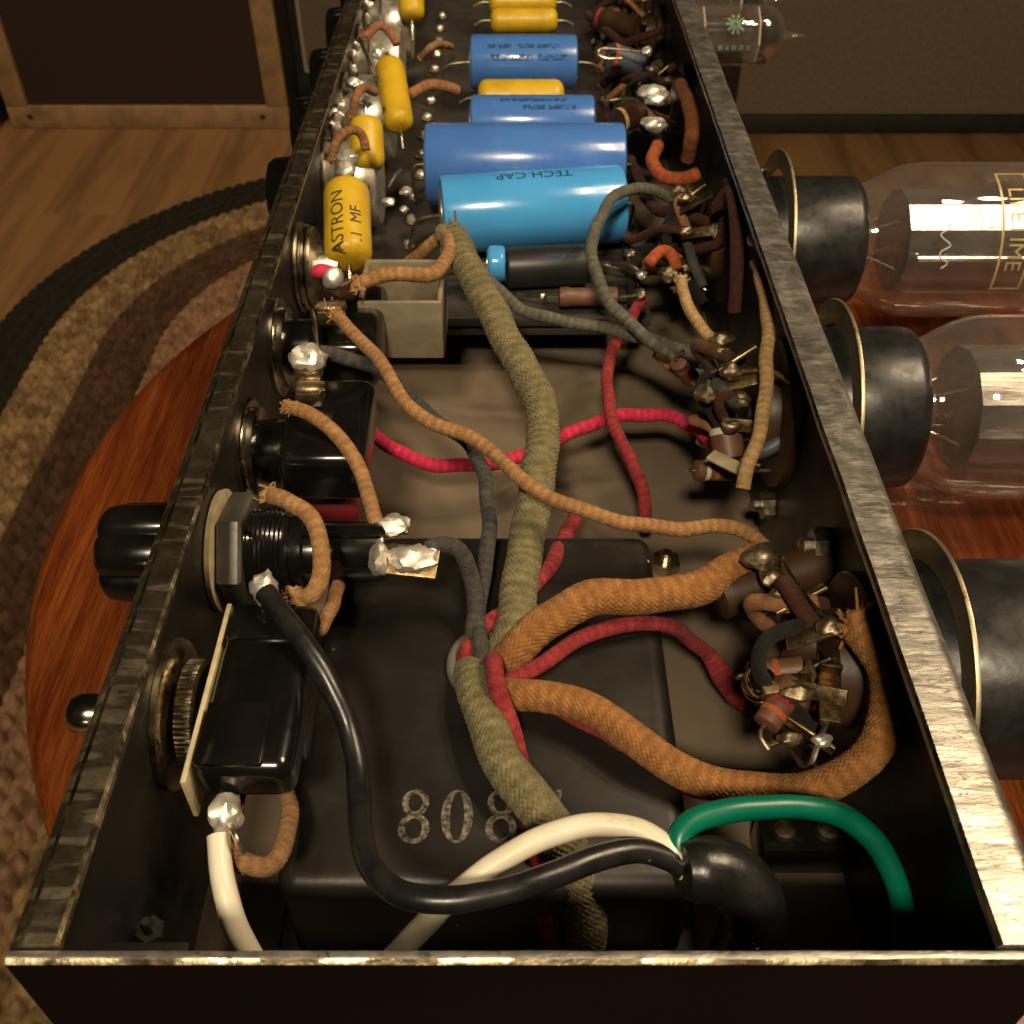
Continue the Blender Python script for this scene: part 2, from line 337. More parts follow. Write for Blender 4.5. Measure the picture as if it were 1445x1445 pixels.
def box(m, c, d, rot=None, bev=0., seg=2):
    bm = bmesh.new(); bmesh.ops.create_cube(bm, size=1)
    for q in bm.verts: q.co = Vector((q.co.x * d[0], q.co.y * d[1], q.co.z * d[2]))
    if bev: bmesh.ops.bevel(bm, geom=bm.edges[:], offset=bev, segments=seg, profile=.5, affect='EDGES', clamp_overlap=True)
    Q = rot if rot is not None else Matrix.Identity(3)
    bm.verts.index_update()
    m.add([np.array(Q @ q.co) + np.asarray(c, float) for q in bm.verts], [[x.index for x in f.verts] for f in bm.faces]); bm.free(); return m
def blob(m, c, r, sq=(1, 1, 1), amp=.22, sub=3):
    bm = bmesh.new(); bmesh.ops.create_icosphere(bm, subdivisions=sub, radius=1); sd = Vector((rng.random() * 50, rng.random() * 50, 0)); bm.verts.index_update()
    vs = []
    for q in bm.verts:
        k = 1 + amp * noise.noise(q.co * 1.3 + sd) + amp * .5 * noise.noise(q.co * 3.1 + sd)
        vs.append(np.array(q.co) * k * r * np.asarray(sq) + np.asarray(c, float))
    m.add(vs, [[x.index for x in f.verts] for f in bm.faces]); bm.free(); return m
def fray(m, c, d, n=26, ln=3., r=.10, spread=.8):
    d, a, b = basis(d); c = np.asarray(c, float)
    for i in range(n):
        th = rng.random() * 6.283; s = spread * (.4 + .8 * rng.random()); L = ln * (.5 + .7 * rng.random()); e = (math.cos(th) * a + math.sin(th) * b)
        curl = rng.normal(size=3) * .6 * L
        tube(m, [c - d * 1.2 + e * .5, c + e * (.9 + .3 * s) + d * L * .25, c + e * (1. + s * L * .4) + d * L * .6 + curl * .3, c + e * (.9 + s * L * .35) + d * L * .8 + curl], r, 4, ln * .12, taper=[(0, 1), (1, .5)])
    return m
def extr(m, prof, y0, y1):          # (x, z) outline swept along Y
    n = len(prof); v = [(x, y0, z) for x, z in prof] + [(x, y1, z) for x, z in prof]
    f = [(i, (i + 1) % n, n + (i + 1) % n, n + i) for i in range(n)] + [tuple(range(n - 1, -1, -1)), tuple(range(n, 2 * n))]
    m.add(v, f); return m
def text2d(s, size):
    cu = bpy.data.curves.new('lettering', 'FONT'); cu.body = s; cu.size = size; cu.align_x = 'CENTER'; cu.align_y = 'CENTER'; cu.resolution_u = 3
    o = bpy.data.objects.new('lettering', cu); col.objects.link(o); bpy.context.view_layer.update()
    me = bpy.data.meshes.new_from_object(o.evaluated_get(bpy.context.evaluated_depsgraph_get()))
    bm = bmesh.new(); bm.from_mesh(me); bmesh.ops.triangulate(bm, faces=bm.faces[:]); bmesh.ops.subdivide_edges(bm, edges=bm.edges[:], cuts=2, use_grid_fill=True); bm.to_mesh(me); bm.free()
    v = np.array([q.co[:] for q in me.vertices]); f = [tuple(p.vertices) for p in me.polygons]
    bpy.data.objects.remove(o); bpy.data.curves.remove(cu); bpy.data.meshes.remove(me); return v, f
def text_on_cyl(m, s, size, o, d, r, ang, along=0., around=False, up=(0, 0, 1), flip=False):
    """lettering laid on a cylinder; ang = angle of the line of text round the axis"""
    v, f = text2d(s, size); d, a, b = basis(d, up); o = np.asarray(o, float)
    x, y = v[:, 0], v[:, 1]
    if flip: x, y = -x, -y
    if around: ax, ci = y, -x
    else: ax, ci = x, y
    t = ang + ci / r
    m.add(o + (along + ax)[:, None] * d + (np.cos(t) * r)[:, None] * a + (np.sin(t) * r)[:, None] * b, f); return m
def hexnut(m, o, d, r, h, hole=0., k=6, ph=0.):
    lathe(m, o, d, [(0, r * .93), (h * .12, r), (h * .88, r), (h, r * .93)], 6, True, None, ph); return m

exec_order = []
# ================================================================ THE ROOM
FZ = -RIM
fm = M(); box(fm, (200, 900, FZ - 22), (4600, 4200, 20)); fl = fm.part('floor', FLOORW, smooth=False); fl['kind'] = 'structure'
for i in range(28):
    x = -1000 + i * 92; y0 = 0
    for j in range(2):
        q = M(); L0 = -500 + j * 1500 + (i * 377 % 700) - 300; box(q, (x, L0 + 748, FZ - 6), (91.8, 1499.4, 12), bev=.25, seg=1)
        q.part('plank', FLOORW, fl, ang=30)
# braided rug: oval rows of plait
rug = thing('braided_rug', 'oval braided rug in charcoal, tan and brown bands on the floor under the stool', 'rug')
CHAR = cloth('rug_charcoal', (.030, .024, .015), (.014, .011, .007), 120); RTAN = cloth('rug_tan', (.42, .27, .125), (.13, .072, .03), 70)
RBRN = cloth('rug_brown', (.135, .066, .032), (.05, .025, .013), 80); RPNK = cloth('rug_rose_tan', (.42, .24, .13), (.17, .085, .045), 80)
def stadium(rad, cy0, cy1, cx, n):
    s1 = cy1 - cy0; tot = 2 * s1 + 2 * math.pi * rad; g = np.arange(n) / n * tot; o = np.empty((n, 2)); nm = np.empty((n, 2))
    for i, q in enumerate(g):
        if q < s1: o[i] = (cx - rad, cy0 + q); nm[i] = (-1, 0)
        elif q < s1 + math.pi * rad: a = math.pi - (q - s1) / rad; nm[i] = (math.cos(a), math.sin(a)); o[i] = (cx + rad * nm[i, 0], cy1 + rad * nm[i, 1])
        elif q < 2 * s1 + math.pi * rad: o[i] = (cx + rad, cy1 - (q - s1 - math.pi * rad)); nm[i] = (1, 0)
        else: a = -(q - 2 * s1 - math.pi * rad) / rad; nm[i] = (math.cos(a), math.sin(a)); o[i] = (cx + rad * nm[i, 0], cy0 + rad * nm[i, 1])
    return o, nm, tot
bands = [CHAR] * 4 + [RTAN] * 4 + [RBRN] * 4 + [RPNK] * 4 + [RTAN] * 4 + [RBRN] * 3 + [RTAN] * 6
for k_, mt_ in enumerate(bands):
    rad = 436 - 15.0 * k_
    if rad < 10: break
    tot = 2 * 760 + 2 * math.pi * rad; nl = int(tot / 15); n = nl * 6
    o, nm, tot = stadium(rad, 120, 880, -105, n); cross = np.linspace(-1, 1, 8); ph = np.arange(n) / 6.
    prof = np.sqrt(1 - np.abs(cross) ** 2.6) * 11.
    side = cross[None, :]; lump = np.abs(np.sin(np.pi * (ph[:, None] + np.where(side > 0, .5, 0) + np.abs(side) * .55)))
    z = prof[None, :] * (.12 + .88 * lump ** .8) + .6 * rng.random((n, 8)); rad_off = side * (7.3 + 1.2 * lump)
    v = np.stack([o[:, None, 0] + nm[:, None, 0] * rad_off, o[:, None, 1] + nm[:, None, 1] * rad_off, FZ + .2 + z], -1).reshape(-1, 3)
    i = np.arange(n)[:, None]; j = np.arange(7)[None, :]; i2 = (i + 1) % n
    f = np.stack([i * 8 + j, i * 8 + j + 1, i2 * 8 + j + 1, i2 * 8 + j], -1).reshape(-1, 4)
    q = finish_mesh('braid_row', v, f, mt_, True, 0, False); q.parent = rug
# stool
STX, STY, STR, SEAT = 52., 178., 160., -60.6
stool = thing('wooden_stool', 'round reddish wooden stool carrying the open amplifier chassis', 'stool')
q = M(); lathe(q, (STX, STY, SEAT - 26), (0, 0, 1), [(0, STR - 5), (2, STR - 1.5), (6, STR), (20, STR), (23.5, STR - 1), (25.4, STR - 3.4), (26, STR - 7)], 128); q.part('seat', STOOLW, stool, ang=50)
for i in range(4):
    a = R(45 + 90 * i); q = M(); tube(q, [(STX + 95 * math.cos(a), STY + 95 * math.sin(a), SEAT - 26), (STX + 140 * math.cos(a), STY + 140 * math.sin(a), FZ + 7)], 15, 20, 20, taper=[(0, 1.), (.5, 1.1), (1, .8)]); q.part('leg', STOOLW, stool)
for i in range(4):
    a, b = R(45 + 90 * i), R(135 + 90 * i); q = M(); h = FZ + 170 + 30 * (i % 2); rr = 124
    tube(q, [(STX + rr * math.cos(a), STY + rr * math.sin(a), h), (STX + rr * math.cos(b), STY + rr * math.sin(b), h)], 8, 14, 20); q.part('rung', STOOLW, stool)
# speaker cabinets behind
def cabinet(name, label, x0, x1, y0, dep, ht, fr, frame_m, shell_m, grille_m, piping=None, screws=False, inset=8.):
    t = thing(name, label, 'cabinet')
    q = M(); box(q, ((x0 + x1) / 2, y0 + inset + dep / 2, FZ + ht / 2 + 1), (x1 - x0 - 2, dep, ht - 2), bev=4); q.part('shell', shell_m, t)
    for a, b, c, d in ((x0, x1, 0, fr), (x0, x1, ht - fr, ht), (x0, x0 + fr, fr, ht - fr), (x1 - fr, x1, fr, ht - fr)):
        q = M(); box(q, ((a + b) / 2, y0 + inset / 2 - 2, FZ + (c + d) / 2 + .3), (b - a, inset + 3, d - c), bev=2.5); q.part('frame_rail', frame_m, t)
    q = M(); box(q, ((x0 + x1) / 2, y0 + inset - 2.5, FZ + ht / 2), (x1 - x0 - 2 * fr + 1, 4, ht - 2 * fr + 1)); q.part('grille', grille_m, t, smooth=False)
    if piping:
        e = fr + 1.5; q = M(); zz = (FZ + e, FZ + ht - e); y = y0 + inset - 6
        for a, b in (((x0 + e, zz[0]), (x0 + e, zz[1])), ((x0 + e, zz[1]), (x1 - e, zz[1])), ((x1 - e, zz[1]), (x1 - e, zz[0])), ((x1 - e, zz[0]), (x0 + e, zz[0]))):
            tube(q, [(a[0], y, a[1]), (b[0], y, b[1])], 3.2, 8, 60)
        q.part('piping', piping, t)
    if screws:
        for x in (x0 + fr * 1.0, x1 - fr * 1.2):
            q = M(); lathe(q, (x, y0 - 3.2, FZ + fr * .55), (0, -1, 0), [(0, 4), (1, 4), (1.6, 2.5)], 14); q.part('screw', PHEN, t)
    return t
cabinet('speaker_cabinet', 'pale wood framed speaker cabinet with dark brown grille and two screws in its lower rail', -712, -315, 1440, 220, 420, 31, FRAMEW, TOLEX, GRILLE_D, screws=True)
cabinet('speaker_cabinet', 'pale-framed cabinet whose corner shows beyond the left side of the wooden-framed speaker cabinet', -1130, -728, 1432, 220, 420, 30, FRAMEW, TOLEX, GRILLE_D)
cabinet('speaker_cabinet', 'black speaker cabinet with pale piping round a grey grille, behind the chassis', -345, 272, 1540, 240, 520, 40, TOLEX, TOLEX, GRILLE_G, piping=PIPING)
cabinet('speaker_cabinet', 'wide black-framed cabinet with brownish grille cloth behind the glass tubes', 284, 1020, 1421, 260, 560, 26, TOLEX, TOLEX, GRILLE_G)

# ================================================================ THE CHASSIS
Y0, Y1 = 44.0, 520.0; XL, XR, FL = -52.2, 57.3, -59.0; TK = 1.3
ch = thing('amplifier_chassis', 'long open steel amplifier chassis with worn folded lips lying open side up on the stool', 'amplifier chassis')
def lip_profile(xo, sgn, width):          # outer wall, bend, inward lip; sgn = +1 wall on the left side
    r = 2.0; pts = [(xo, FL - TK)]
    for i in range(7):
        a = i / 6 * math.pi / 2; pts.append((xo + sgn * (r - r * math.cos(a)), -r + r * math.sin(a)))
    pts += [(xo + sgn * (width - .4), 0), (xo + sgn * width, -.4), (xo + sgn * width, -TK)]
    ri = r - TK
    for i in range(5):
        a = math.pi / 2 - i / 4 * math.pi / 2; pts.append((xo + sgn * (r - ri * math.cos(a)), -r + ri * math.sin(a)))
    pts.append((xo + sgn * TK, FL - TK)); return pts
def wall_part(name, xo, sgn, width, lipm, innerm):
    pr = lip_profile(xo, sgn, width); n = len(pr); ys = np.linspace(Y0 + 1.6, Y1, 120)
    m = M(); v = []
    for y in ys:
        for i, (x, z) in enumerate(pr):
            jx = .10 * noise.noise(Vector((y * .08, i * .2, 3 * sgn))) if 0 < i < n - 1 else 0
            v.append((x + jx, y, z + jx))
    m.add(v, [tuple(q) for q in grid_faces(len(ys), n)])
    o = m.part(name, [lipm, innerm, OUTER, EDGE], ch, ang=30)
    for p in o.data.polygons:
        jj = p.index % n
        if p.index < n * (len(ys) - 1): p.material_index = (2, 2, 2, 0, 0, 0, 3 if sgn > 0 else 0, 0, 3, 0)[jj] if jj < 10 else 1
    for p in ():
        c = p.center; z = c.z * 1000 + FL - TK
        wx = WLOC[o][0] * 1000 + c.x * 1000
        if p.normal.z > .15 and z > -6: p.material_index = 0
        elif p.normal.x * sgn > .3: p.material_index = 1 if z < -1.6 else 0
        else: p.material_index = 2
    return o
wall_part('left_wall', XL, 1, 5.6, RAILL, STEEL); wall_part('right_wall', XR, -1, 7.2, RAILR, STEEL)
q = M(); v = []; xs = np.linspace(XL + .3, XR - .3, 90); k = 0
prof = [(Y0, FL - TK), (Y0, -1.15), (Y0 + .45, -.75), (Y0 + .7, -.7), (Y0 + TK, -.85), (Y0 + TK, FL - TK)]
for x in xs:
    for i, (y, z) in enumerate(prof): v.append((x, y + .06 * noise.noise(Vector((x * .15, 1, i))), z + (.08 * noise.noise(Vector((x * .3, 5, 0))) if 0 < i < 5 else 0)))
q.add(v, grid_faces(len(xs), len(prof)))
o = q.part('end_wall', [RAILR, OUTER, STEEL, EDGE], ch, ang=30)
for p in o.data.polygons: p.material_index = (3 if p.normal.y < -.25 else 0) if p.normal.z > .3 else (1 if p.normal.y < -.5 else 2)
q = M(); box(q, ((XL + XR) / 2, Y1 + TK / 2 + .2, (FL - TK) / 2), (XR - XL - .6, TK, -FL + TK - 1)); q.part('far_wall', STEEL, ch, smooth=False)
q = M(); box(q, ((XL + XR) / 2, (Y0 + Y1) / 2 + .8, FL - TK / 2), (XR - XL - 2 * TK - .1, Y1 - Y0 - TK - .4, TK)); q.part('floor_pan', PAN, ch, smooth=False)
# inner corner tabs and screw near the end wall
q = M(); box(q, (XL + 9, Y0 + 5.2, -16), (10, 7, .9), bev=.2); q.part('corner_tab', STEEL, ch)
def screw(parent, p, d, r, h, hexed=True, m=TIN):
    q = M(); lathe(q, p, d, [(0, r * .45), (h + 1.6, r * .45), (h + 2.2, r * .3)], 14); hexnut(q, p, d, r, h); return q.part('bolt', m, parent, ang=25)
screw(ch, P(938, 800, FL), (0, 0, 1), 3.4, 2.6); screw(ch, PX(1092, 712, XR - TK), (-1, 0, 0), 3.2, 2.8); screw(ch, PX(1172, 770, XR - TK), (-1, 0, 0), 3.4, 3.4)
screw(ch, PX(1085, 340, XR - TK), (-1, 0, 0), 3., 2.4); screw(ch, P(215, 1318, -30), (0, 0, 1), 2.0, 1.6, m=STEEL)

# ================================================================ TRANSFORMER
BZ = -34.
tr = thing('power_transformer', 'black power transformer end bell numbered 8087 on the chassis floor', 'transformer')
q = M(); bx0, bx1, by0, by1 = -34., 26.5, 68., 140.
box(q, ((bx0 + bx1) / 2, (by0 + by1) / 2, (BZ + FL) / 2 + .1), (bx1 - bx0, by1 - by0, BZ - FL), bev=3.2, seg=5); q.part('end_bell', BELL, tr)
q = M(); box(q, ((bx0 + bx1) / 2, (by0 + by1) / 2, FL + 1.2), (bx1 - bx0 + 6, by1 - by0 + 5, 1.8), bev=.5); q.part('mounting_flange', BELL, tr)
HOLE = P(680, 940, BZ)
q = M(); t = np.linspace(0, 2 * np.pi, 40, endpoint=False)
for R1, z1 in ((0, 0),): pass
tube(q, [HOLE + np.array([5.2 * math.cos(a), 6.6 * math.sin(a), .5]) for a in np.linspace(0, 2 * np.pi, 25)], .9, 10, .8, cap=False)
q.part('grommet', mat('grey_grommet', (.12, .115, .10), (.08, .075, .065), rough=.7), tr)
q = M(); q.add([HOLE + np.array([5. * math.cos(a), 6.4 * math.sin(a), .12]) for a in t], [tuple(range(40))]); q.part('opening_shade_disc', mat('opening_shade', (.004, .004, .004), rough=.9), tr, smooth=False)  # flat black disc paints the dark inside of the lead hole, which isn't cut
def ringpoly(cx, cy, ox, oy, ix, iy, dy=0., n=36):
    a = np.arange(n) * 2 * np.pi / n; o = np.stack([cx + ox * np.cos(a), cy + oy * np.sin(a)], 1); i = np.stack([cx + ix * np.cos(a), cy + dy + iy * np.sin(a)], 1)
    return np.concatenate([o, i]), [(k, (k + 1) % n, n + (k + 1) % n, n + k) for k in range(n)]
def digit(s):
    if s == '8': a, fa = ringpoly(0, 6.6, 2.05, 2.25, 1.05, 1.5); b, fb = ringpoly(0, 2.35, 2.35, 2.45, 1.25, 1.65); return np.concatenate([a, b]), fa + [tuple(72 + i for i in q) for q in fb]
    if s == '0': return ringpoly(0, 4.4, 2.4, 4.4, 1.05, 4.0)
    v = np.array([(-2.2, 8.8), (-2.4, 6.2), (-1.9, 6.2), (-1.4, 7.5), (1.2, 7.5), (-1.0, 0), (.4, 0), (2.3, 8.0), (2.3, 8.8)]); return v, [(0, 1, 2, 3), (0, 3, 4, 7, 8), (4, 5, 6, 7)]
q = M()
for s, u in zip('8087', (585, 645, 707, 772)):
    d, f = digit(s); c = P(u, 1152, BZ); b0 = 75.2
    q.add(np.stack([c[0] + d[:, 0], b0 + d[:, 1], np.full(len(d), BZ + .16)], 1), f)
q.part('stamped_number', NUMP, tr, smooth=False, label='pale worn stamped number 8087')

# ================================================================ LEFT WALL CONTROLS  (row at z = -24)
LW = XL + TK; CZ = -24.
# --- toggle switch
tg = thing('toggle_switch', 'large black toggle switch with knurled ring nut and chrome ball lever', 'switch')
q = M(); box(q, (-35.7, 88.6, -16.0), (13.4, 29.6, 7.6), bev=2.2, seg=4); box(q, (-35.7, 92, -21.), (12.4, 18, 8), bev=1.); q.part('body', BAKE, tg)
q = M(); box(q, (-37.0, 98.8, -12.3), (9.4, 6.6, 1.6), bev=.4); box(q, (-37.4, 79.4, -12.2), (9, 10, 1.0), bev=.4); q.part('raised_panel', BAKE, tg)
q = M(); box(q, (-43.0, 88, -17.4), (.8, 31, 8.6), bev=.2); q.part('fibre_plate', CREAMF, tg)
q = M(); lathe(q, (LW + 2.2, 91, CZ), (1, 0, 0), [(0, 7.6), (.3, 8.2), (2.6, 8.2), (2.9, 7.4)], 280, True, lambda t: 1 + .022 * np.sin(t * 64)); q.part('knurled_nut', TIN, tg, ang=20)
q = M(); lathe(q, (LW + .1, 91, CZ), (1, 0, 0), [(0, 11.3), (.8, 11.3), (1.0, 11.0), (1.0, 8.)], 64); q.part('lock_washer', TIN, tg)
q = M(); lathe(q, (XL - .1, 91, CZ), (-1, 0, 0), [(0, 5.6), (2.2, 5.6), (3, 5.), (3.0, 2), (6, 1.9), (8, 2.3), (10, 3.0), (12, 3.3), (13.6, 2.8), (14.6, 1.4), (14.8, .2)], 32); q.part('lever', CHROME, tg)
for i, (u, v, z) in enumerate(((372, 830, -9), (318, 1146, -18))):
    c = P(u, v, z); lg = M(); box(lg, c + np.array([-.5, (-3, 3)[i], -3]), (4, 6, .8), bev=.2); lo = lg.part('lug', BRASS, tg); q = M(); blob(q, c, 2.3, (.9, 1.2, 1.0), .35); blob(q, c + np.array([1., -.6, -.8]), 1.4); q.part('solder', SOLDER, lo)
# --- fuse holder
fh = thing('fuse_holder', 'black tubular fuse holder with hex nut and fluted outside knob on the left wall', 'fuse holder')
FY = 125.
q = M(); lathe(q, (LW + .2, FY, CZ), (1, 0, 0), [(0, 10.6), (.9, 10.8), (1.1, 10.)], 48, True, lambda t: 1 + .02 * np.sin(3 * t + 1)); q.part('washer', CREAMF, fh)
q = M(); hexnut(q, (LW + 1.6, FY, CZ), (1, 0, 0), 10.4, 4.2, ph=.25); q.part('hex_nut', mat('dull_zinc_nut', (.30, .29, .25), (.20, .19, .16), rough=.42, metal=.8, scale=120, bump=.2), fh, ang=20)
th = [(0, 7.6)]
for i in range(9): th += [(5.5 + i * .8, 7.6), (5.5 + i * .8 + .4, 7.42)]
q = M(); lathe(q, (LW, FY, CZ), (1, 0, 0), th + [(13, 7.3), (13.2, 6)], 48); q.part('threaded_neck', BAKE, fh, ang=20)
q = M(); lathe(q, (LW + 12, FY, CZ), (1, 0, 0), [(0, 6.0), (1, 6.3), (3, 6.3), (3.4, 5.4), (16.6, 5.3), (17.2, 4.9), (17.4, 3)], 48); q.part('barrel', BAKE, fh)
q = M(); box(q, (LW + 20, FY - 1.2, CZ + 5.2), (17, 1.2, 1.), bev=.2); q.part('mould_seam', BAKE, fh)
q = M(); lathe(q, (XL - .05, FY, CZ), (-1, 0, 0), [(0, 6.4), (2.5, 6.4), (2.6, 8.2), (3.4, 8.7), (15, 8.5), (16.8, 8.1), (17.8, 7.2), (18.2, 4)], 120, True, lambda t: .84 + .22 * np.abs(np.sin(3 * t + .5)) ** .5); q.part('knob', BAKE, fh)
tp = P(558, 790, -19); q = M(); box(q, tp + np.array([2.0, 0, -.2]), (10.5, 5.6, .9), Matrix.Rotation(R(-8), 3, 'Z') @ Matrix.Rotation(R(22), 3, 'X'), bev=.25); lo = q.part('tail_lug', BRASS, fh)
q = M(); blob(q, tp + np.array([-2.6, .5, 0]), 2.4, (.75, 1.1, 1.), .4); blob(q, tp + np.array([2.9, -.3, .4]), 2.9, (1.35, .95, .62), .45); blob(q, P(606, 778, -18.5), 1.5, (1, 1.2, .8), .4); q.part('solder', SOLDER, lo)
sp = P(552, 742, -20); q = M(); box(q, sp + np.array([-1.5, 0, -.5]), (9, 3, .8), bev=.2); lo = q.part('side_lug', BRASS, fh)
q = M(); blob(q, sp, 2.2, (1.5, 1.0, .8), .45); q.part('solder', SOLDER, lo)
# --- two switch bodies further along
def wall_switch(y, label, wide, lugs):
    t = thing('panel_switch', label, 'switch')
    q = M(); box(q, (LW + 16., y, CZ + 3.4), (wide, 25, 11.4), bev=2.4, seg=3); q.part('body', BAKE, t)
    q = M(); lathe(q, (LW + .1, y, CZ), (1, 0, 0), [(0, 10.6), (.7, 10.6), (.9, 10.2), (.9, 8.6), (2.4, 8.6), (2.6, 7.9)], 56); q.part('ring_washer', CHROME, t)
    q = M(); lathe(q, (LW + 1, y, CZ), (1, 0, 0), [(0, 6.2), (8, 6.2), (8, 4)], 32); q.part('bushing', BAKE, t)
    q = M(); lathe(q, (XL - .1, y, CZ), (-1, 0, 0), [(0, 7.5), (1.6, 7.5), (2.0, 6.8), (2, 2.4)], 28); q.part('outside_nut', OUTER, t)
    for (u, v, z, bl) in lugs:
        c = P(u, v, z); q = M(); box(q, c + np.array([0, 0, -1.6]), (5, 4.4, 3.4), bev=.5); box(q, c + np.array([0, 0, .2]), (6.4, 1.0, 2), bev=.3); lo = q.part('lug', TIN, t)
        if bl: q = M(); blob(q, c + np.array([.3, .6, .6]), bl, (1.2, 1.0, .9), .4); q.part('solder', SOLDER, lo)
    return t
wall_switch(152, 'glossy black switch with two soldered lugs between the fuse holder and the metal box', 16, [(434, 512, -9, 2.9), (436, 546, -11.5, 0)])
wall_switch(187, 'black switch on the left wall beside the open cream metal box', 15, [(466, 432, -8, 0)])
q = M(); cc = P(470, 706, -35); lathe(q, cc + np.array([-5.6, 0, 0]), (1, 0, 0), [(0, 4.6), (.6, 5), (10, 5), (11, 4.4)], 36)
tag(q.part('wire_cap', REDP), 'dark red plastic cap low beside the black fuse barrel', 'cap')
# --- pilot / jack near the metal box
jk = thing('pilot_lamp_holder', 'bright stacked washers and soldered red-tipped pilot lamp holder on the left wall', 'lamp holder')
jy = 219.
for i, (x, r) in enumerate(((.1, 10.4), (1.5, 9.9), (2.9, 9.4))):
    q = M(); lathe(q, (LW + x, jy, CZ + 1), (1, 0, 0), [(0, r), (.5, r + .2), (1.1, r), (1.1, 5)], 52); q.part('washer', CHROME if i % 2 else TIN, jk)
q = M(); lathe(q, (LW + 4, jy, CZ + 1), (1, 0, 0), [(0, 6.4), (6, 6.4), (6.6, 5)], 36); q.part('shell', TIN, jk)
c = P(455, 383, -10); q = M(); blob(q, c, 1.9, (1.4, 1, .8), .1); q.part('red_tip', PINK, jk)
c = P(470, 393, -8); q = M(); blob(q, c, 2.2, (1.0, 1.0, 1.1), .15); q.part('solder', SOLDER, jk)
c = P(478, 408, -11); q = M(); blob(q, c, 2.6, (1.5, .9, .9), .4); q.part('lug', PHEN, jk)
q = M(); tube(q, [P(447, 490, -9), P(444, 455, -8), P(440, 437, -9)], .45, 8, .5); tag(q.part('bare_lead', TIN), 'short straight bare lead joining the soldered lugs of two black switches', 'lead')
# --- open metal box
mb = thing('metal_box', 'small open-topped cream metal box beside the black switch', 'metal box')
x0, x1, y0, y1, z0, z1 = -33., -15., 189., 206., -28., -13.5; tw = 1.1
for nm, c, d in (('end_panel', ((x0 + x1) / 2, y0, (z0 + z1) / 2), (x1 - x0, tw, z1 - z0)), ('end_panel', ((x0 + x1) / 2, y1, (z0 + z1) / 2), (x1 - x0, tw, z1 - z0)),
                 ('side_panel', (x0 + .5, (y0 + y1) / 2, (z0 + z1) / 2 - .1), (tw, y1 - y0 - tw, z1 - z0)), ('side_panel', (x1 - .5, (y0 + y1) / 2, (z0 + z1) / 2 - .1), (tw, y1 - y0 - tw, z1 - z0)),
                 ('base_panel', ((x0 + x1) / 2, (y0 + y1) / 2, z0 + .8), (x1 - x0 - 2, y1 - y0 - 1.4, 1))):
    q = M(); box(q, c, d, bev=.45); q.part(nm, CANM, mb)
# --- pots, outside knobs, yellow capacitors
for i in range(5):
    y = 271 + 41.6 * i; far = ('nearest the open metal box', 'second from the open metal box', 'third from the open metal box', 'fourth from the open metal box', 'fifth from the open metal box')[i]
    t = thing('potentiometer', 'silver-cased potentiometer on the left wall, ' + far, 'potentiometer', 'potentiometers along the left wall')
    q = M(); lathe(q, (LW + .2, y, CZ - 2), (1, 0, 0), [(0, 11.2), (4, 11.2), (4.2, 12.2), (4.5, 12.4), (13, 12.4), (14, 11.6), (14.1, 3)], 48); q.part('case', ALU, t)
    q = M(); lathe(q, (LW + .1, y, CZ - 2), (1, 0, 0), [(0, 13.2), (.6, 13.2), (.7, 12)], 40); q.part('washer', TIN, t)
    for dx in (-6.5, 0, 6.5):
        q = M(); box(q, (LW + 3.6, y + dx, CZ + 13.6), (.8, 2.6, 7), bev=.2); lo = q.part('lug', BRASS, t)
        q = M(); blob(q, (LW + 4.2 + rng.normal() * .4, y + dx, CZ + 16. + rng.normal() * .5), 1.1 + .7 * rng.random(), (1.2, .8, 1.2), .4, 3); q.part('solder', SOLDER2 if rng.random() < .6 else SOLDER, lo)
    k = thing('control_knob', 'dark round control knob outside the left wall, ' + far, 'knob', 'control knobs along the left wall')
    q = M(); lathe(q, (XL - 1.5, y, CZ - 6), (-1, 0, 0), [(0, 11.2), (1.6, 11.4), (3, 10.8), (9, 9.8), (12.5, 9.4), (13.6, 8.6), (14, 5)], 60, True, lambda t: 1 + .02 * np.cos(12 * t)); q.part('body', BAKE, k)
    q = M(); lathe(q, (XL - .02, y, CZ - 6), (-1, 0, 0), [(0, 4), (1.7, 4)], 16); q.part('shaft', TIN, k)
def molded_cap(name, label, a, b, r, prints=None, lead=True, group=None):
    t = thing(name, label, 'capacitor', group); a = np.asarray(a, float); b = np.asarray(b, float); d = b - a; L = np.linalg.norm(d); d = d / L
    q = M(); lathe(q, a, d, [(0, r * .25), (.15, r * .55), (.8, r * .82), (2., r * .97), (3.2, r), (L - 3.2, r), (L - 2, r * .97), (L - .8, r * .82), (L - .15, r * .55), (L, r * .25)], 40); q.part('body', YEL, t)
    if prints:
        for s, sz, an, al in prints:
            q = M(); text_on_cyl(q, s, sz, a, d, r + .10, an, al); q.part('print', INK, t, smooth=False)
    for e, s in ((a, -1), (b, 1)):
        q = M(); tube(q, [e - d * s * .5, e + d * s * 3, e + d * s * 6 + np.array([0, 0, -1.5])], .42, 8, .6); q.part('lead', TIN, t)
    return t
ya = P(492, 372, -19.5); yb = P(489, 262, -10.5)
_, aa, bb = basis(yb - ya); va = np.array([0, 0, CH]) - (ya + yb) / 2; an = math.atan2(va @ bb, va @ aa)
L = np.linalg.norm(yb - ya)
molded_cap('wax_capacitor', 'yellow capacitor printed ASTRON .1 MF, nearest the open metal box on the left wall', ya, yb, 5.6, [('ASTRON', 4.6, an + .42, L * .36), ('.1  MF', 4.0, an - .38, L * .33)])
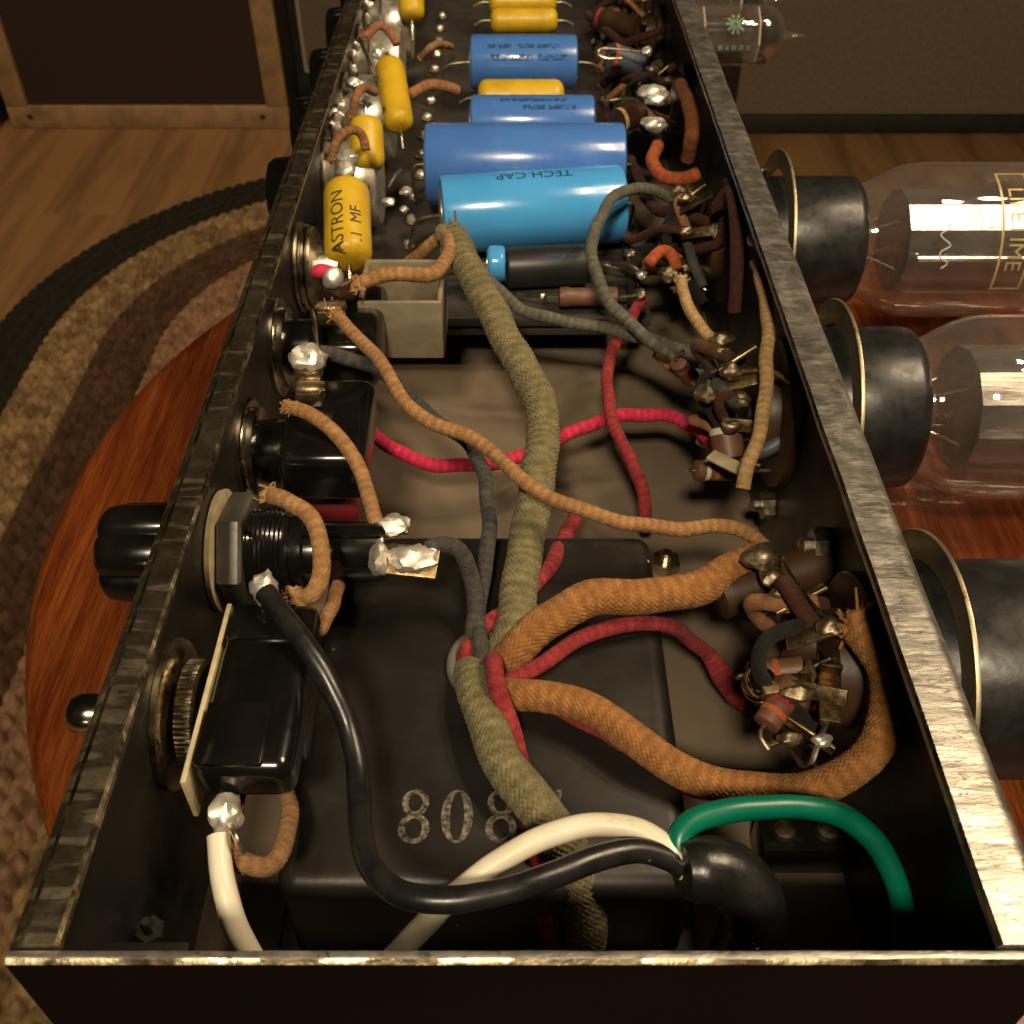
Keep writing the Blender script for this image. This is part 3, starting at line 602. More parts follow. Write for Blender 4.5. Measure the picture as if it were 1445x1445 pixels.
for (u0, v0, u1, v1, r, lab) in ((520, 240, 516, 166, 4.5, 'yellow capacitor on the left wall directly behind the one printed ASTRON'), (564, 180, 549, 88, 4.3, 'tall slightly leaning yellow capacitor beside the second potentiometer case'), (581, 28, 579, -30, 4.6, 'yellow capacitor on the left wall farthest from the open metal box')):
    a = P(u0, v0, -19); b = P(u1, v1, -9); molded_cap('wax_capacitor', lab, a, b, r)

# ================================================================ EYELET BOARD AND ITS CAPACITORS
bd = thing('eyelet_board', 'dark fibre component board across the middle of the chassis', 'component board')
q = M(); box(q, (-3, 370, -43.2), (78, 288, 2.4), bev=.3); q.part('board', BOARD, bd)
q = M(); box(q, (2, 370, -46.8), (64, 286, 2.0), bev=.3); q.part('insulator', BOARD, bd)
for (x, y) in ((-25, 240), (29, 240), (-25, 380), (29, 380), (-25, 500), (29, 500)):
    q = M(); lathe(q, (x, y, FL), (0, 0, 1), [(0, 4), (11.1, 4)], 18); q.part('standoff', TIN, bd)
ey = 0
for sx in (-29., 33.):
    for i in range(16):
        y = 233 + i * 14.5; q = M(); lathe(q, (sx, y, -42), (0, 0, 1), [(0, 2.0), (.7, 2.2), (.9, 1.2)], 16); e = q.part('eyelet', BRASS, bd)
        q = M(); blob(q, (sx + rng.normal() * .3, y + rng.normal() * .3, -40.8), 1.5, (1, 1, 1.), .3, 2); q.part('solder', SOLDER, e)
def can_cap(name, label, a, b, r, m, prints=(), ends=(-29., 33.), smudges=()):
    t = thing(name, label, 'capacitor'); a = np.asarray(a, float); b = np.asarray(b, float); d = b - a; L = np.linalg.norm(d); d = d / L
    q = M(); lathe(q, a, d, [(0, r * .72), (.05, r * .86), (.5, r * .97), (1.2, r), (L - 1.2, r), (L - .5, r * .97), (L - .05, r * .86), (L, r * .72)], 64); q.part('sleeve', m, t)
    for e, s in ((a, -1), (b, 1)):
        q = M(); lathe(q, e, d * s, [(-.4, r * .75), (.12, r * .74), (.14, r * .2)], 40); q.part('end_cap', ALU if s < 0 else BLACKC, t)
        x = ends[0] if s < 0 else ends[1]
        q = M(); tube(q, [e - d * s * .3, e + d * s * 3, np.array([(e[0] + d[0] * s * 4 + x) / 2, e[1], e[2] - 2]), np.array([x, e[1] + 2, -40.5])], .45, 8, .8); q.part('lead', TIN, t)
    for s, sz, an, al, mt in prints:
        q = M(); text_on_cyl(q, s, sz, a, d, r + .06, an, al, flip=True); q.part('print', mt, t, smooth=False)
    for an, al, ln, wd in smudges:
        dd, A, B = basis(d); q = M(); n = 14; xs = np.linspace(al - ln / 2, al + ln / 2, n); v = []
        for x in xs:
            for k in (-.5, .5): tt = an + wd * k / r; v.append(a + dd * x + (r + .05) * (math.cos(tt) * A + math.sin(tt) * B))
        q.add(v, [(2 * i, 2 * i + 1, 2 * i + 3, 2 * i + 2) for i in range(n - 1)]); q.part('smudged_print', SMUDGE, t)
    return t
def cyl_angle(a, b, up_deg):       # angle round the axis of the direction up_deg above the line to -Y
    d, A, B = basis(np.asarray(b) - np.asarray(a)); w_ = np.array([0, -math.cos(R(up_deg)), math.sin(R(up_deg))]); return math.atan2(w_ @ B, w_ @ A)
A0 = P(622, 304, -30); A1 = P(878, 288, -30); A1[1] += 0
can_cap('electrolytic_capacitor', 'bright sky blue capacitor printed TECH CAP, nearest the metal box', A0, A1, 10.4, GLOW, [('TECH CAP', 4.4, cyl_angle(A0, A1, 88), 25.5, INKB)])
B0 = P(601, 232, -28); B1 = P(880, 232, -28); can_cap('electrolytic_capacitor', 'longest blue capacitor, unprinted, lying behind the sky blue one', B0, B1, 11.4, BLUE2)
C0 = P(664, 176, -27); C1 = P(838, 176, -27); can_cap('electrolytic_capacitor', 'blue capacitor between the longest blue capacitor and a yellow one', C0, C1, 8.6, BLUE2, smudges=((cyl_angle(C0, C1, 78), 19, 20, 1.6), (cyl_angle(C0, C1, 58), 24, 16, 1.6)))
D0 = P(664, 88, -27); D1 = P(814, 88, -27); can_cap('electrolytic_capacitor', 'blue capacitor with two rows of smudged print between yellow capacitors', D0, D1, 8.8, BLUE2, smudges=((cyl_angle(D0, D1, 55), 10, 8, 1.6), (cyl_angle(D0, D1, 55), 23, 14, 1.6), (cyl_angle(D0, D1, 30), 14, 14, 2), (cyl_angle(D0, D1, 30), 28, 10, 2)))
for (u0, u1, v, z, r, lab) in ((674, 796, 138, -28, 5.6, 'yellow capacitor between two blue capacitors on the board'), (692, 787, 29, -29, 4.4, 'yellow capacitor just behind the blue capacitor with two rows of smudged print'), (690, 785, 3, -29, 4.4, 'farthest yellow capacitor of the pair lying side by side on the board')):
    molded_cap('wax_capacitor', lab, P(u0, v, z), P(u1, v, z), r)
a = P(712, 378, -36); b = P(832, 372, -36); can_cap('small_capacitor', 'small black capacitor tucked under the sky blue capacitor', a, b, 5.4, BLACKC, smudges=((cyl_angle(a, b, 55), 16, 10, 1.2),))
a = P(688, 372, -33); b = P(713, 372, -33); can_cap('small_capacitor', 'short blue capacitor stub under the end of the sky blue capacitor', a, b, 4.6, GLOW, ends=(-29, 4))
rs = thing('resistor', 'brown banded carbon resistor in front of the small black capacitor', 'resistor')
a = P(788, 419, -38); b = P(872, 419, -38); d = b - a; L = np.linalg.norm(d)
q = M(); lathe(q, a, d, [(0, 1.6), (.4, 2.5), (2.5, 2.6), (3, 2.35), (L - 3, 2.35), (L - 2.5, 2.6), (L - .4, 2.5), (L, 1.6)], 28); q.part('body', CARBON, rs)
for i, mt in enumerate((RED, TANL, ORANGE)):
    q = M(); lathe(q, a + d / L * (4.2 + 2.6 * i), d, [(0, 2.4), (.02, 2.43), (1.3, 2.43), (1.32, 2.4)], 28, False); q.part('colour_band', mt, rs)
q = M(); tube(q, [a, a + np.array([-5, 0, 0]), P(730, 416, -39)], .45, 8, .6); blob(q, P(766, 418, -37.5), 1.0, amp=.3, sub=2); q.part('lead', TIN, rs)
q = M(); tube(q, [b, b + np.array([5, 0, .5]), P(905, 410, -38)], .45, 8, .6); q.part('lead', TIN, rs)

# ================================================================ TUBES, RETAINER RINGS, SOCKETS ON THE RIGHT WALL
TZ = -27.
def octal_tube(name, label, y, base_end, r=16.7, glass=True, lettering=False, length=66, marks=False):
    t = thing(name, label, 'vacuum tube'); o = np.array([XR + 4, y, TZ]); e = base_end - o[0]
    q = M(); lathe(q, o, (1, 0, 0), [(0, r - 3), (.2, r - .8), (1, r - .2), (e - 2.4, r), (e - 1, r - .3), (e - .3, r - 1.1), (e, r - 2.4)], 72); q.part('base', BAKEM, t)
    q = M(); lathe(q, (XR - 1.6, y, TZ), (1, 0, 0), [(0, 4.), (7, 4.)], 20); q.part('key_post', BAKE, t)
    if marks:
        for i in range(3):
            a = cyl_angle((0, 0, 0), (1, 0, 0), -4 - 5.5 * i); dd, A, B = basis((1, 0, 0)); q = M(); tt = np.arange(18) * 2 * np.pi / 18
            q.add([o + dd * (6.2 + 1.8 * math.cos(k) + .15 * i) + (r + .06) * (math.cos(a + .6 * math.sin(k) / r) * A + math.sin(a + .6 * math.sin(k) / r) * B) for k in tt], [tuple(range(18))]); q.part('printed_mark', CRPR, t, smooth=False)
    if not glass: return t
    g = np.array([base_end, y, TZ]); R2 = 19.2
    pr = [(-1.5, 13.8), (1, 14.0), (3.5, 14.8), (6.5, 16.4), (9.5, 17.9), (12.5, 18.8), (16, R2), (length - 12, R2), (length - 6, R2 - 1.6), (length - 2, R2 - 6), (length, 2)]
    q = M(); lathe(q, g, (1, 0, 0), pr, 72); q.part('glass_bulb', GLASS, t, ang=0)
    q = M(); lathe(q, g + np.array([10, 0, 0]), (1, 0, 0), [(0, 11.8), (.6, 13.), (length - 22, 13.), (length - 21.4, 11.8)], 12, True, None, cyl_angle((0, 0, 0), (1, 0, 0), 55) + math.pi / 12)
    for k in (8, -48):
        a = cyl_angle((0, 0, 0), (1, 0, 0), k); dd, A, B = basis((1, 0, 0)); tube(q, [g + np.array([x, 0, 0]) + 12.3 * (math.cos(a) * A + math.sin(a) * B) for x in (13, length - 13)], 1.1, 10, 4)
    q.part('anode', ANODE, t, ang=20)
    for x in (length - 11,):
        q = M(); lathe(q, g + np.array([x, 0, 0]), (1, 0, 0), [(0, 10.5), (.6, 10.5)], 30, True, lambda t: 1 + .05 * np.cos(9 * t)); q.part('mica_spacer', MICA, t)
    q = M(); lathe(q, g, (1, 0, 0), [(-.5, 9), (4, 6.5), (5, 5)], 28); q.part('stem', GLASS, t)
    for i in range(4):
        a = i * 1.6 + .4; q = M(); tube(q, [g + np.array([3, 5 * math.cos(a), 5 * math.sin(a)]), g + np.array([7, 6.5 * math.cos(a), 6.5 * math.sin(a)]), g + np.array([11, 9 * math.cos(a), 9 * math.sin(a)])], .32, 8, .8); q.part('support_wire', TIN, t)
    q = M(); lathe(q, g + np.array([length - 9, 0, 0]), (1, 0, 0), [(0, R2 - .9), (4, R2 - 2.0), (6.8, R2 - 6.3)], 48, False); q.part('getter_film', GETTER, t)
    if lettering:
        a0 = cyl_angle((0, 0, 0), (1, 0, 0), 38); c = g + np.array([33.5, 0, 0]); q = M(); text_on_cyl(q, 'LIFETIME', 5.4, c, (1, 0, 0), R2 + .1, a0, .0, True)
        dd, A, B = basis((1, 0, 0))
        def band(x0, x1, s0, s1):
            tt = np.linspace(s0, s1, 34); v = []
            for k in tt:
                for x in (x0, x1): v.append(c + dd * x + (R2 + .1) * (math.cos(a0 + k) * A + math.sin(a0 + k) * B))
            q.add(v, [(2 * i, 2 * i + 1, 2 * i + 3, 2 * i + 2) for i in range(33)])
        band(-3.7, -3.1, -.80, .80); band(3.1, 3.7, -.80, .80); band(10.4, 10.8, -.80, .80)
        band(-3.1, 3.1, -.80, -.77); band(-3.1, 10.4, .77, .80)
        q.part('gold_lettering', GOLD, t, smooth=False)
        q = M(); tube(q, [c + np.array([7 + 2.2 * math.sin(i * 2.1), 0, 0]) + (R2 + .1) * (math.cos(a0 - .7 + i * .07) * A + math.sin(a0 - .7 + i * .07) * B) for i in range(14)], .3, 6, .5); q.part('gold_script', GOLD, t)
        q = M(); tube(q, [c + np.array([-17 + 1.6 * math.sin(i * 1.9), 0, 0]) + (R2 + .1) * (math.cos(a0 - .5 + i * .07) * A + math.sin(a0 - .5 + i * .07) * B) for i in range(9)], .18, 6, .5); q.part('faded_script', MICA, t)
    return t
def retainer(y, x, label):
    q = M(); r0, r1 = 17.6, 22.4
    t = thing('tube_retainer_ring', label, 'retainer ring', 'spring retainer rings around the tube bases')
    q = M(); lathe(q, (x, y, TZ), (1, 0, 0), [(0, r0), (0, r1 - .1), (.25, r1), (.6, r1), (.7, r1 - .15), (.7, r0), (0, r0)], 96, False, lambda t: 1 + .004 * np.sin(5 * t)); q.part('ring', mat('ring_metal', (.55, .46, .30), (.40, .32, .19), rough=.42, metal=.85, scale=70, bump=.2, rvar=.1, c3=(.15, .09, .05), c3scale=120, c3lo=.6, c3hi=.68), t, ang=30)
    for a in (0.6, 3.7):
        q = M(); c = np.array([x, y + 20 * math.cos(a), TZ + 20 * math.sin(a)])
        tube(q, [c + np.array([-(x - XR) * k / 24, .9 * math.cos(k * 2.1), .9 * math.sin(k * 2.1)]) for k in range(25)], .25, 6, .4); q.part('spring', TIN, t)
    return t
octal_tube('power_tube', 'clear glass power tube with gold boxed LIFETIME lettering and black base', 239, 87, r=16.0, lettering=True)
octal_tube('power_tube', 'clear unlettered glass power tube between the gold-lettered tube and the big black-based one', 169.5, 81.5)
octal_tube('rectifier_tube', 'large black-based tube with small cream printed marks beside the near socket', 102, 104, r=17.6, marks=True, length=80)
retainer(239, 66.5, 'thin flat ring round the base of the gold-lettered glass tube'); retainer(169.5, 65.2, 'thin flat ring round the base of the unlettered glass tube'); retainer(102, 64.5, 'stained flat ring round the big black base with cream marks')
def noval(y, label, grp=None, marks=True):
    t = thing('preamp_tube', label, 'vacuum tube', grp); o = np.array([XR + 1., y, TZ - 6]); r = 10.6
    q = M(); lathe(q, o, (1, 0, 0), [(0, 11.6), (7, 11.6), (7.4, 10.8)], 48); q.part('socket_skirt', TIN, t)
    q = M(); lathe(q, o, (1, 0, 0), [(6, 10), (9, r), (36, r), (39.5, r - .8), (42, r - 3), (43.6, r - 6), (44.6, 2.2), (46, 1.3), (49, .9), (52.5, .25)], 56); q.part('glass_bulb', GLASS, t, ang=0)
    for s in (-1, 1):
        q = M(); box(q, o + np.array([23, s * 3.4, 0]), (18, 5.6, 9), bev=1.2); q.part('anode', ANODE, t)
    for x in (12.5, 33):
        q = M(); lathe(q, o + np.array([x, 0, 0]), (1, 0, 0), [(0, 9.7), (.6, 9.7)], 24, True, lambda t: 1 + .06 * np.cos(8 * t)); q.part('mica_spacer', MICA, t)
    q = M(); lathe(q, o, (1, 0, 0), [(35.5, r - .35), (39.4, r - 1.1), (42, r - 3.3), (43.5, r - 6.2)], 40, False); q.part('getter_film', GETTER, t)
    if marks:
        dd, A, B = basis((1, 0, 0)); a0 = cyl_angle((0, 0, 0), (1, 0, 0), 40); q = M()
        for i in range(10):
            b = i * math.pi / 5
            v = []
            for (s, ww) in ((.6, .3), (3.6, .55), (3.6, -.55), (.6, -.3)):
                x = s * math.cos(b) - ww * math.sin(b); yy = s * math.sin(b) + ww * math.cos(b); v.append(o + dd * (24 + x) + (r + .07) * (math.cos(a0 + yy / r) * A + math.sin(a0 + yy / r) * B))
            q.add(v, [(0, 1, 2, 3)])
        for i in range(5):
            v = []
            for x, yy in ((i * 2.6 - 6, -9.), (i * 2.6 - 4.3, -9), (i * 2.6 - 4.3, -7.2), (i * 2.6 - 6, -7.2)): v.append(o + dd * (24 + x) + (r + .07) * (math.cos(a0 + yy / r) * A + math.sin(a0 + yy / r) * B))
            q.add(v, [(0, 1, 2, 3)])
        q.part('green_print', GRPR, t, smooth=False)
noval(405, 'small glass preamp tube with green star print and pointed tip'); noval(446, 'small glass preamp tube behind the one with green star print', marks=False)
def socket(y, label, r=15.5, n=8, ln=9., rot=0., z=TZ):
    t = thing('tube_socket', label, 'tube socket'); X = XR - TK - .1
    q = M(); lathe(q, (X, y, z), (-1, 0, 0), [(0, r), (2.2, r), (2.6, r - .5), (2.6, r * .62), (6, r * .6), (6.4, r * .5), (6.4, 2.6), (3, 2.6)], 48); q.part('wafer', PHEN, t)
    for i in range(n):
        a = rot + i * 2 * math.pi / n; rr = r * .66; c = np.array([X - 6.2, y + rr * math.cos(a), z + rr * math.sin(a)]); ra = np.array([0, math.cos(a), math.sin(a)])
        q = M(); Q = Matrix.Rotation(a, 3, 'X') @ Matrix.Rotation(R(22 + 18 * rng.random()), 3, 'Z')
        e = c + np.array([-ln / 2 + .5, 0, 0]) + ra * ln * .12; box(q, e, (ln, .7, 2.6), Q, bev=.18); lo = q.part('lug', BRASS, t)
        if rng.random() < .75:
            q = M(); blob(q, e + np.array([-ln * .32, 0, 0]) + ra * .9, 1.1 + .6 * rng.random(), (1.5, .8, 1), .38, 3); q.part('solder', SOLDER2, lo)
    return t
socket(102, 'brown octal socket with bent lugs behind the big black tube base', rot=.2); socket(168, 'brown octal socket with soldered lugs behind the unlettered glass tube', rot=.35); socket(239, 'brown octal socket behind the gold-lettered glass tube', rot=.1)
socket(330, 'small tubeless socket between the gold-lettered tube and the preamp tube', 10.5, 9, 7); socket(405, 'nine-lug socket behind the preamp tube with green star print', 10.5, 9, 7, .2, TZ - 6); socket(446, 'nine-lug socket farthest along the right wall', 10.5, 9, 7, .5, TZ - 6)

# ================================================================ WIRES
def wire(name, label, pts, r, m, kind='cloth', cat='wire', frays=(), n=10, k=None, extra=None, taper=None):
    t = thing(name, label, cat); p = [P(*q) for q in pts]; q = M()
    if kind == 'sleeve':
        pitch = 2 * math.pi * r / n * 1.05; tube(q, p, r, k or n * 5, pitch / 5, braid(n, pitch, r * .12), taper, smooth=3.2, kink=.3)
        o = q.part('braided_sleeve', [m, second(m)], t, ang=0); o.data.polygons.foreach_set('material_index', q.fm)
    elif kind == 'cloth':
        pitch = 2 * math.pi * r / 10 * 1.0; tube(q, p, r, 44, pitch / 4.5, braid(10, pitch, r * .11), taper, smooth=1.6, kink=.34); o = q.part('cloth_cover', [m, second(m)], t, ang=0); o.data.polygons.foreach_set('material_index', q.fm)
    else:
        ph = rng.random() * 6; tube(q, p, r, 20, .5, smooth=2.2, disp=lambda s, a: r * .03 * np.sin(s * .31 + ph) + r * .018 * np.sin(s * .9 + a + ph), taper=taper); q.part('insulation', m, t)
    for fr in frays:
        i, ln, nn = fr[:3]; e = p[i]; d = (p[0] - p[1]) if i == 0 else (p[-1] - p[-2]); d = d / np.linalg.norm(d)
        q = M(); fray(q, e, d, int(nn * 1.6), ln * .42, r * .17, .5); blob(q, e + d * .6, r * 1.05, (1, 1, 1), .6, 3); q.part('frayed_end', m, t)
    return t
# braided sleeves
wire('sleeved_cable', 'thick olive braided sleeve running from the sky blue capacitor down to the transformer hole',
     [(640, 338, -11), (660, 372, -11), (693, 440, -14), (728, 500, -17), (756, 556, -20), (768, 612, -22), (760, 672, -23), (746, 740, -26), (737, 810, -30), (730, 870, -31), (716, 915, -32), (690, 940, -37)], 3.15, OLIVE, 'sleeve', 'cable', frays=((0, 6, 40),), n=20)
wire('sleeved_cable', 'olive braided sleeve passing over the stamped number towards the end wall',
     [(668, 935, -38), (668, 968, -31), (688, 1028, -29.5), (722, 1090, -29), (758, 1140, -29.5), (790, 1185, -31), (815, 1236, -36), (830, 1288, -42), (826, 1335, -48), (815, 1390, -54)], 3.0, OLIVE, 'sleeve', 'cable', n=20)
wire('sleeved_cable', 'thick brown braided sleeve arching from the transformer hole to the right wall terminal',
     [(700, 945, -38), (715, 925, -30), (748, 893, -27), (800, 860, -25), (858, 842, -25), (920, 838, -26), (985, 832, -27), (1035, 805, -26), (1072, 778, -24)], 2.9, BROWN, 'sleeve', 'cable', n=20, taper=[(0, 1), (.8, 1), (1, .7)])
wire('sleeved_cable', 'brown braided sleeve looping low round the near tube socket to a frayed end',
     [(695, 965, -38), (722, 982, -31), (780, 982, -28), (838, 1002, -28), (898, 1045, -29), (960, 1088, -30), (1035, 1114, -30), (1125, 1116, -28), (1198, 1096, -24), (1245, 1046, -20), (1258, 985, -17), (1243, 930, -15), (1212, 890, -14)], 2.45, BROWN, 'sleeve', 'cable', frays=((-1, 6, 46),), n=18)
# mains wires
wire('vinyl_wire', 'glossy black wire looping from the toggle switch to the black mains cable',
     [(374, 836, -8.5), (392, 858, -9), (428, 905, -10), (466, 965, -13), (494, 1030, -17), (506, 1095, -19), (508, 1155, -18), (516, 1212, -16), (545, 1252, -15), (600, 1271, -14), (680, 1265, -14), (760, 1243, -14), (836, 1213, -15), (895, 1198, -16), (950, 1212, -18), (985, 1240, -20)], 1.62, BLACKV, 'vinyl')
wire('vinyl_wire', 'white wire from the toggle switch dipping behind the end wall to the mains cable',
     [(308, 1180, -19), (312, 1230, -20), (324, 1285, -22), (348, 1340, -27), (400, 1400, -36), (480, 1410, -40), (560, 1346, -30), (596, 1308, -26), (640, 1264, -22), (700, 1217, -19), (765, 1182, -17.5), (830, 1163, -17), (890, 1166, -17), (930, 1183, -17), (955, 1212, -18), (985, 1245, -20)], 1.55, WHITEV, 'vinyl')
wire('vinyl_wire', 'green earth wire arching from the mains cable to the right corner',
     [(985, 1240, -20), (955, 1205, -18), (950, 1180, -16.5), (985, 1153, -16), (1060, 1140, -16), (1140, 1139, -17), (1200, 1155, -19), (1245, 1200, -22), (1268, 1255, -26), (1278, 1310, -32), (1280, 1370, -42)], 1.6, GREENV, 'vinyl')
t = thing('mains_cable', 'thick black rubber mains cable curling out of the end wall', 'cable')
q = M(); tube(q, [P(962, 1228, -18), P(990, 1226, -18.5), P(1030, 1234, -19.5), P(1060, 1268, -22), P(1058, 1320, -28), P(1035, 1370, -35), np.array([22, 44.5, -40])], 4.2, 36, .8, lambda s, a: .08 * np.sin(s * .7 + a), taper=[(0, .80), (.04, .97), (.1, 1), (1, 1)]); q.part('jacket', RUBBER, t)
q = M()
cc_, _ = spline([P(962, 1228, -18), P(990, 1226, -18.5), P(1030, 1234, -19.5), P(1060, 1268, -22), P(1058, 1320, -28), P(1035, 1370, -35), np.array([22, 44.5, -40])], .5)
for (fr_, a, b) in ((.40, 1.5, .8), (.50, .8, .5)):
    c = cc_[int(fr_ * len(cc_))]; nn = np.array([26., 0, CH]) - c; nn /= np.linalg.norm(nn); tn = cc_[int(fr_ * len(cc_)) + 1] - c; nn -= tn * (nn @ tn) / (tn @ tn); nn /= np.linalg.norm(nn); e2 = tn / np.linalg.norm(tn); e1 = np.cross(e2, nn)
    tube(q, [c + nn * (4.28 - .18 * math.cos(k) ** 2) + e1 * b * math.cos(k) + e2 * a * math.sin(k) for k in np.linspace(0, 2 * math.pi, 17)], .2, 8, .25, cap=False)
q.part('embossed_mark', RUBBER, t)
# cloth wires
wire('cloth_wire', 'long tan cloth wire crossing the chassis over the olive sleeve to the right wall',
     [(476, 446, -9), (500, 468, -9), (535, 512, -9.5), (566, 558, -11), (602, 590, -13), (650, 612, -14.5), (700, 645, -15.5), (745, 680, -16), (800, 712, -18), (860, 735, -20), (935, 743, -22), (1005, 743, -23), (1052, 752, -23), (1085, 778, -23)], 1.25, TAN, frays=((0, 4.5, 34),))
wire('cloth_wire', 'short tan cloth wire from the glossy black switch to the fuse holder lug', [(414, 576, -12), (440, 584, -12), (478, 618, -14), (508, 665, -17), (524, 715, -19), (532, 742, -20)], 1.3, TAN, frays=((0, 3.6, 32),))
wire('cloth_wire', 'tan cloth wire curling over the fuse holder barrel to the toggle switch', [(384, 700, -9), (405, 702, -8), (435, 722, -8.5), (454, 762, -10), (453, 808, -12), (436, 846, -14), (418, 842, -15)], 1.35, TAN, frays=((0, 3.6, 30), (-1, 3, 26)))
wire('cloth_wire', 'brown cloth stub beneath the curl of tan wire beside the toggle switch', [(486, 800, -32), (474, 838, -24), (460, 868, -20), (452, 892, -17), (432, 872, -15), (416, 850, -15)], 1.15, TAN)
wire('cloth_wire', 'brown cloth wire with a fuzzy end under the toggle switch', [(402, 1110, -30), (406, 1165, -26), (400, 1205, -24), (382, 1226, -23), (356, 1220, -22), (338, 1214, -22)], 1.25, cloth('dark_tan_cloth', (.30, .165, .075), (.2, .105, .045)), frays=((-1, 4.4, 60),))
q = M(); tube(q, [P(322, 1158, -18), P(332, 1180, -17), P(344, 1204, -19)], .35, 8, .4); tag(q.part('bare_lead', TIN), 'thin curved bare lead under the toggle switch', 'lead')
q = M(); [tube(q, [P(310, 1182, -19) + np.array([dx, 0, .3]), P(312 + 3 * dx, 1166, -18.5), P(318 + 2 * dx, 1152, -18.5)], .22, 6, .4) for dx in np.linspace(-1., 1., 8)]
tag(q.part('copper_strands', COPPER), 'bare copper strands at the cut end of the white wire', 'wire strands')
wire('cloth_wire', 'tan cloth wire bent in a hairpin above the open metal box', [(508, 400, -8.5), (535, 390, -8), (575, 388, -8), (612, 386, -8.5), (629, 368, -9), (633, 345, -9.5), (630, 326, -10)], 1.5, TAN, frays=((0, 4, 30),))
wire('cloth_wire', 'second tan cloth wire dropping behind the hairpin bend', [(628, 330, -12), (600, 352, -16), (575, 372, -22), (556, 392, -28)], 1.4, TAN)
wire('cloth_wire', 'bright pink cloth wire sweeping across the chassis floor', [(480, 520, -30), (490, 555, -32), (508, 596, -36), (548, 632, -40), (610, 653, -43), (680, 657, -44), (745, 642, -43), (815, 607, -41), (875, 588, -40), (935, 583, -40), (968, 596, -40), (995, 618, -36), (1018, 628, -32)], 1.45, PINK)
wire('cloth_wire', 'dark red cloth wire hanging from the board across the pink one', [(908, 420, -32), (885, 458, -34), (862, 505, -36), (856, 560, -37), (872, 610, -38), (895, 660, -41), (908, 710, -46), (912, 748, -52)], 1.35, RED)
wire('cloth_wire', 'red cloth wire slanting under the olive sleeve to the transformer hole', [(812, 722, -44), (798, 760, -38), (768, 806, -32), (738, 845, -32), (700, 876, -32), (665, 900, -32), (652, 930, -33), (668, 950, -37)], 1.45, RED)
wire('cloth_wire', 'rose red cloth wire rising from the transformer hole and trailing to the end wall', [(690, 950, -37), (694, 928, -27.5), (703, 960, -26), (714, 1005, -28), (726, 1050, -31), (742, 1110, -32.4), (755, 1190, -33), (764, 1255, -38), (774, 1320, -46), (778, 1390, -54)], 1.4, RED)
wire('cloth_wire', 'rose cloth wire curving from the transformer hole to a sleeve beside the near socket', [(716, 962, -32), (755, 945, -31), (800, 912, -30), (850, 887, -30.5), (905, 880, -31), (955, 890, -36), (1000, 922, -46), (1026, 965, -50), (1050, 1000, -53)], 1.3, RED, taper=[(0, 1), (.78, 1), (.88, 1.6), (.96, 1.6), (1, .5)])
wire('cloth_wire', 'red cloth wire running beneath the brown looping sleeve', [(700, 970, -37), (725, 968, -32.5), (790, 1000, -32), (850, 1035, -33), (920, 1090, -38), (1000, 1118, -42), (1080, 1116, -42), (1140, 1092, -36)], 1.2, RED)
wire('cloth_wire', 'grey cloth wire from the glossy black switch down to the transformer hole', [(450, 497, -10), (478, 500, -10), (515, 514, -13), (555, 538, -18), (600, 580, -24), (645, 612, -26), (675, 650, -26), (690, 700, -26), (688, 760, -27), (680, 820, -29), (677, 880, -30), (678, 920, -31), (682, 945, -36)], 1.35, GREY)
wire('cloth_wire', 'short grey cloth wire from the fuse holder tip to the transformer hole', [(603, 776, -18.5), (625, 766, -18), (650, 775, -20), (664, 805, -24), (668, 850, -28), (668, 900, -31), (672, 935, -34)], 1.4, GREY)
wire('cloth_wire', 'grey green cloth wire sagging from the olive sleeve end to the right wall', [(642, 342, -16), (665, 366, -18), (694, 402, -22), (735, 434, -26), (795, 455, -29), (860, 464, -30), (920, 480, -30), (985, 505, -27)], 1.35, GGREEN)
wire('cloth_wire', 'grey green cloth wire looping up beside the sky blue capacitor', [(975, 330, -30), (962, 295, -26), (930, 270, -22), (890, 267, -19), (856, 290, -18), (840, 325, -18), (836, 368, -19), (848, 408, -22), (872, 440, -25), (905, 470, -28), (945, 500, -30), (995, 512, -30)], 1.4, GGREEN)
wire('cloth_wire', 'long pale tan cloth wire standing against the right wall', [(1066, 372, -10), (1077, 395, -8), (1081, 450, -9), (1084, 520, -11), (1074, 590, -15), (1060, 645, -19), (1048, 690, -23)], 1.3, TANL)
wire('cloth_wire', 'short pale tan cloth wire curving between two right wall sockets', [(962, 398, -18), (968, 425, -18), (985, 462, -19), (1012, 482, -20)], 1.25, TANL, frays=((0, 2.5, 16),))
wire('cloth_wire', 'short brown cloth wire slanting down from the grey green loops', [(925, 498, -34), (950, 516, -35), (985, 540, -36)], 1.3, TAN)
wire('cloth_wire', 'orange cloth wire in a small hook beside the right wall', [(928, 205, -19), (921, 230, -20), (935, 250, -20), (962, 253, -19), (985, 245, -18)], 1.7, ORANGE)
wire('cloth_wire', 'small arch of orange cloth wire under the grey green loop', [(915, 372, -24), (930, 355, -23), (948, 360, -24), (955, 380, -26)], 1.4, ORANGE)
wire('cloth_wire', 'maroon wire standing tall against the right wall', [(1012, 290, -12), (1030, 268, -7), (1037, 300, -8), (1040, 370, -14), (1036, 440, -24)], 1.5, MAROON, 'vinyl')
wire('vinyl_wire', 'blue grey wire bowed round the socket of the unlettered tube', [(1062, 640, -30), (1092, 632, -28), (1118, 600, -25), (1126, 560, -20), (1115, 530, -14)], 1.5, BLUEGV, 'vinyl')
wire('cloth_wire', 'copper brown cloth lead arching over the board from the second potentiometer', [(578, 134, -14), (600, 122, -13), (625, 119, -13), (645, 128, -16)], 1.5, cloth('copper_cloth', (.36, .17, .085), (.26, .11, .05)))
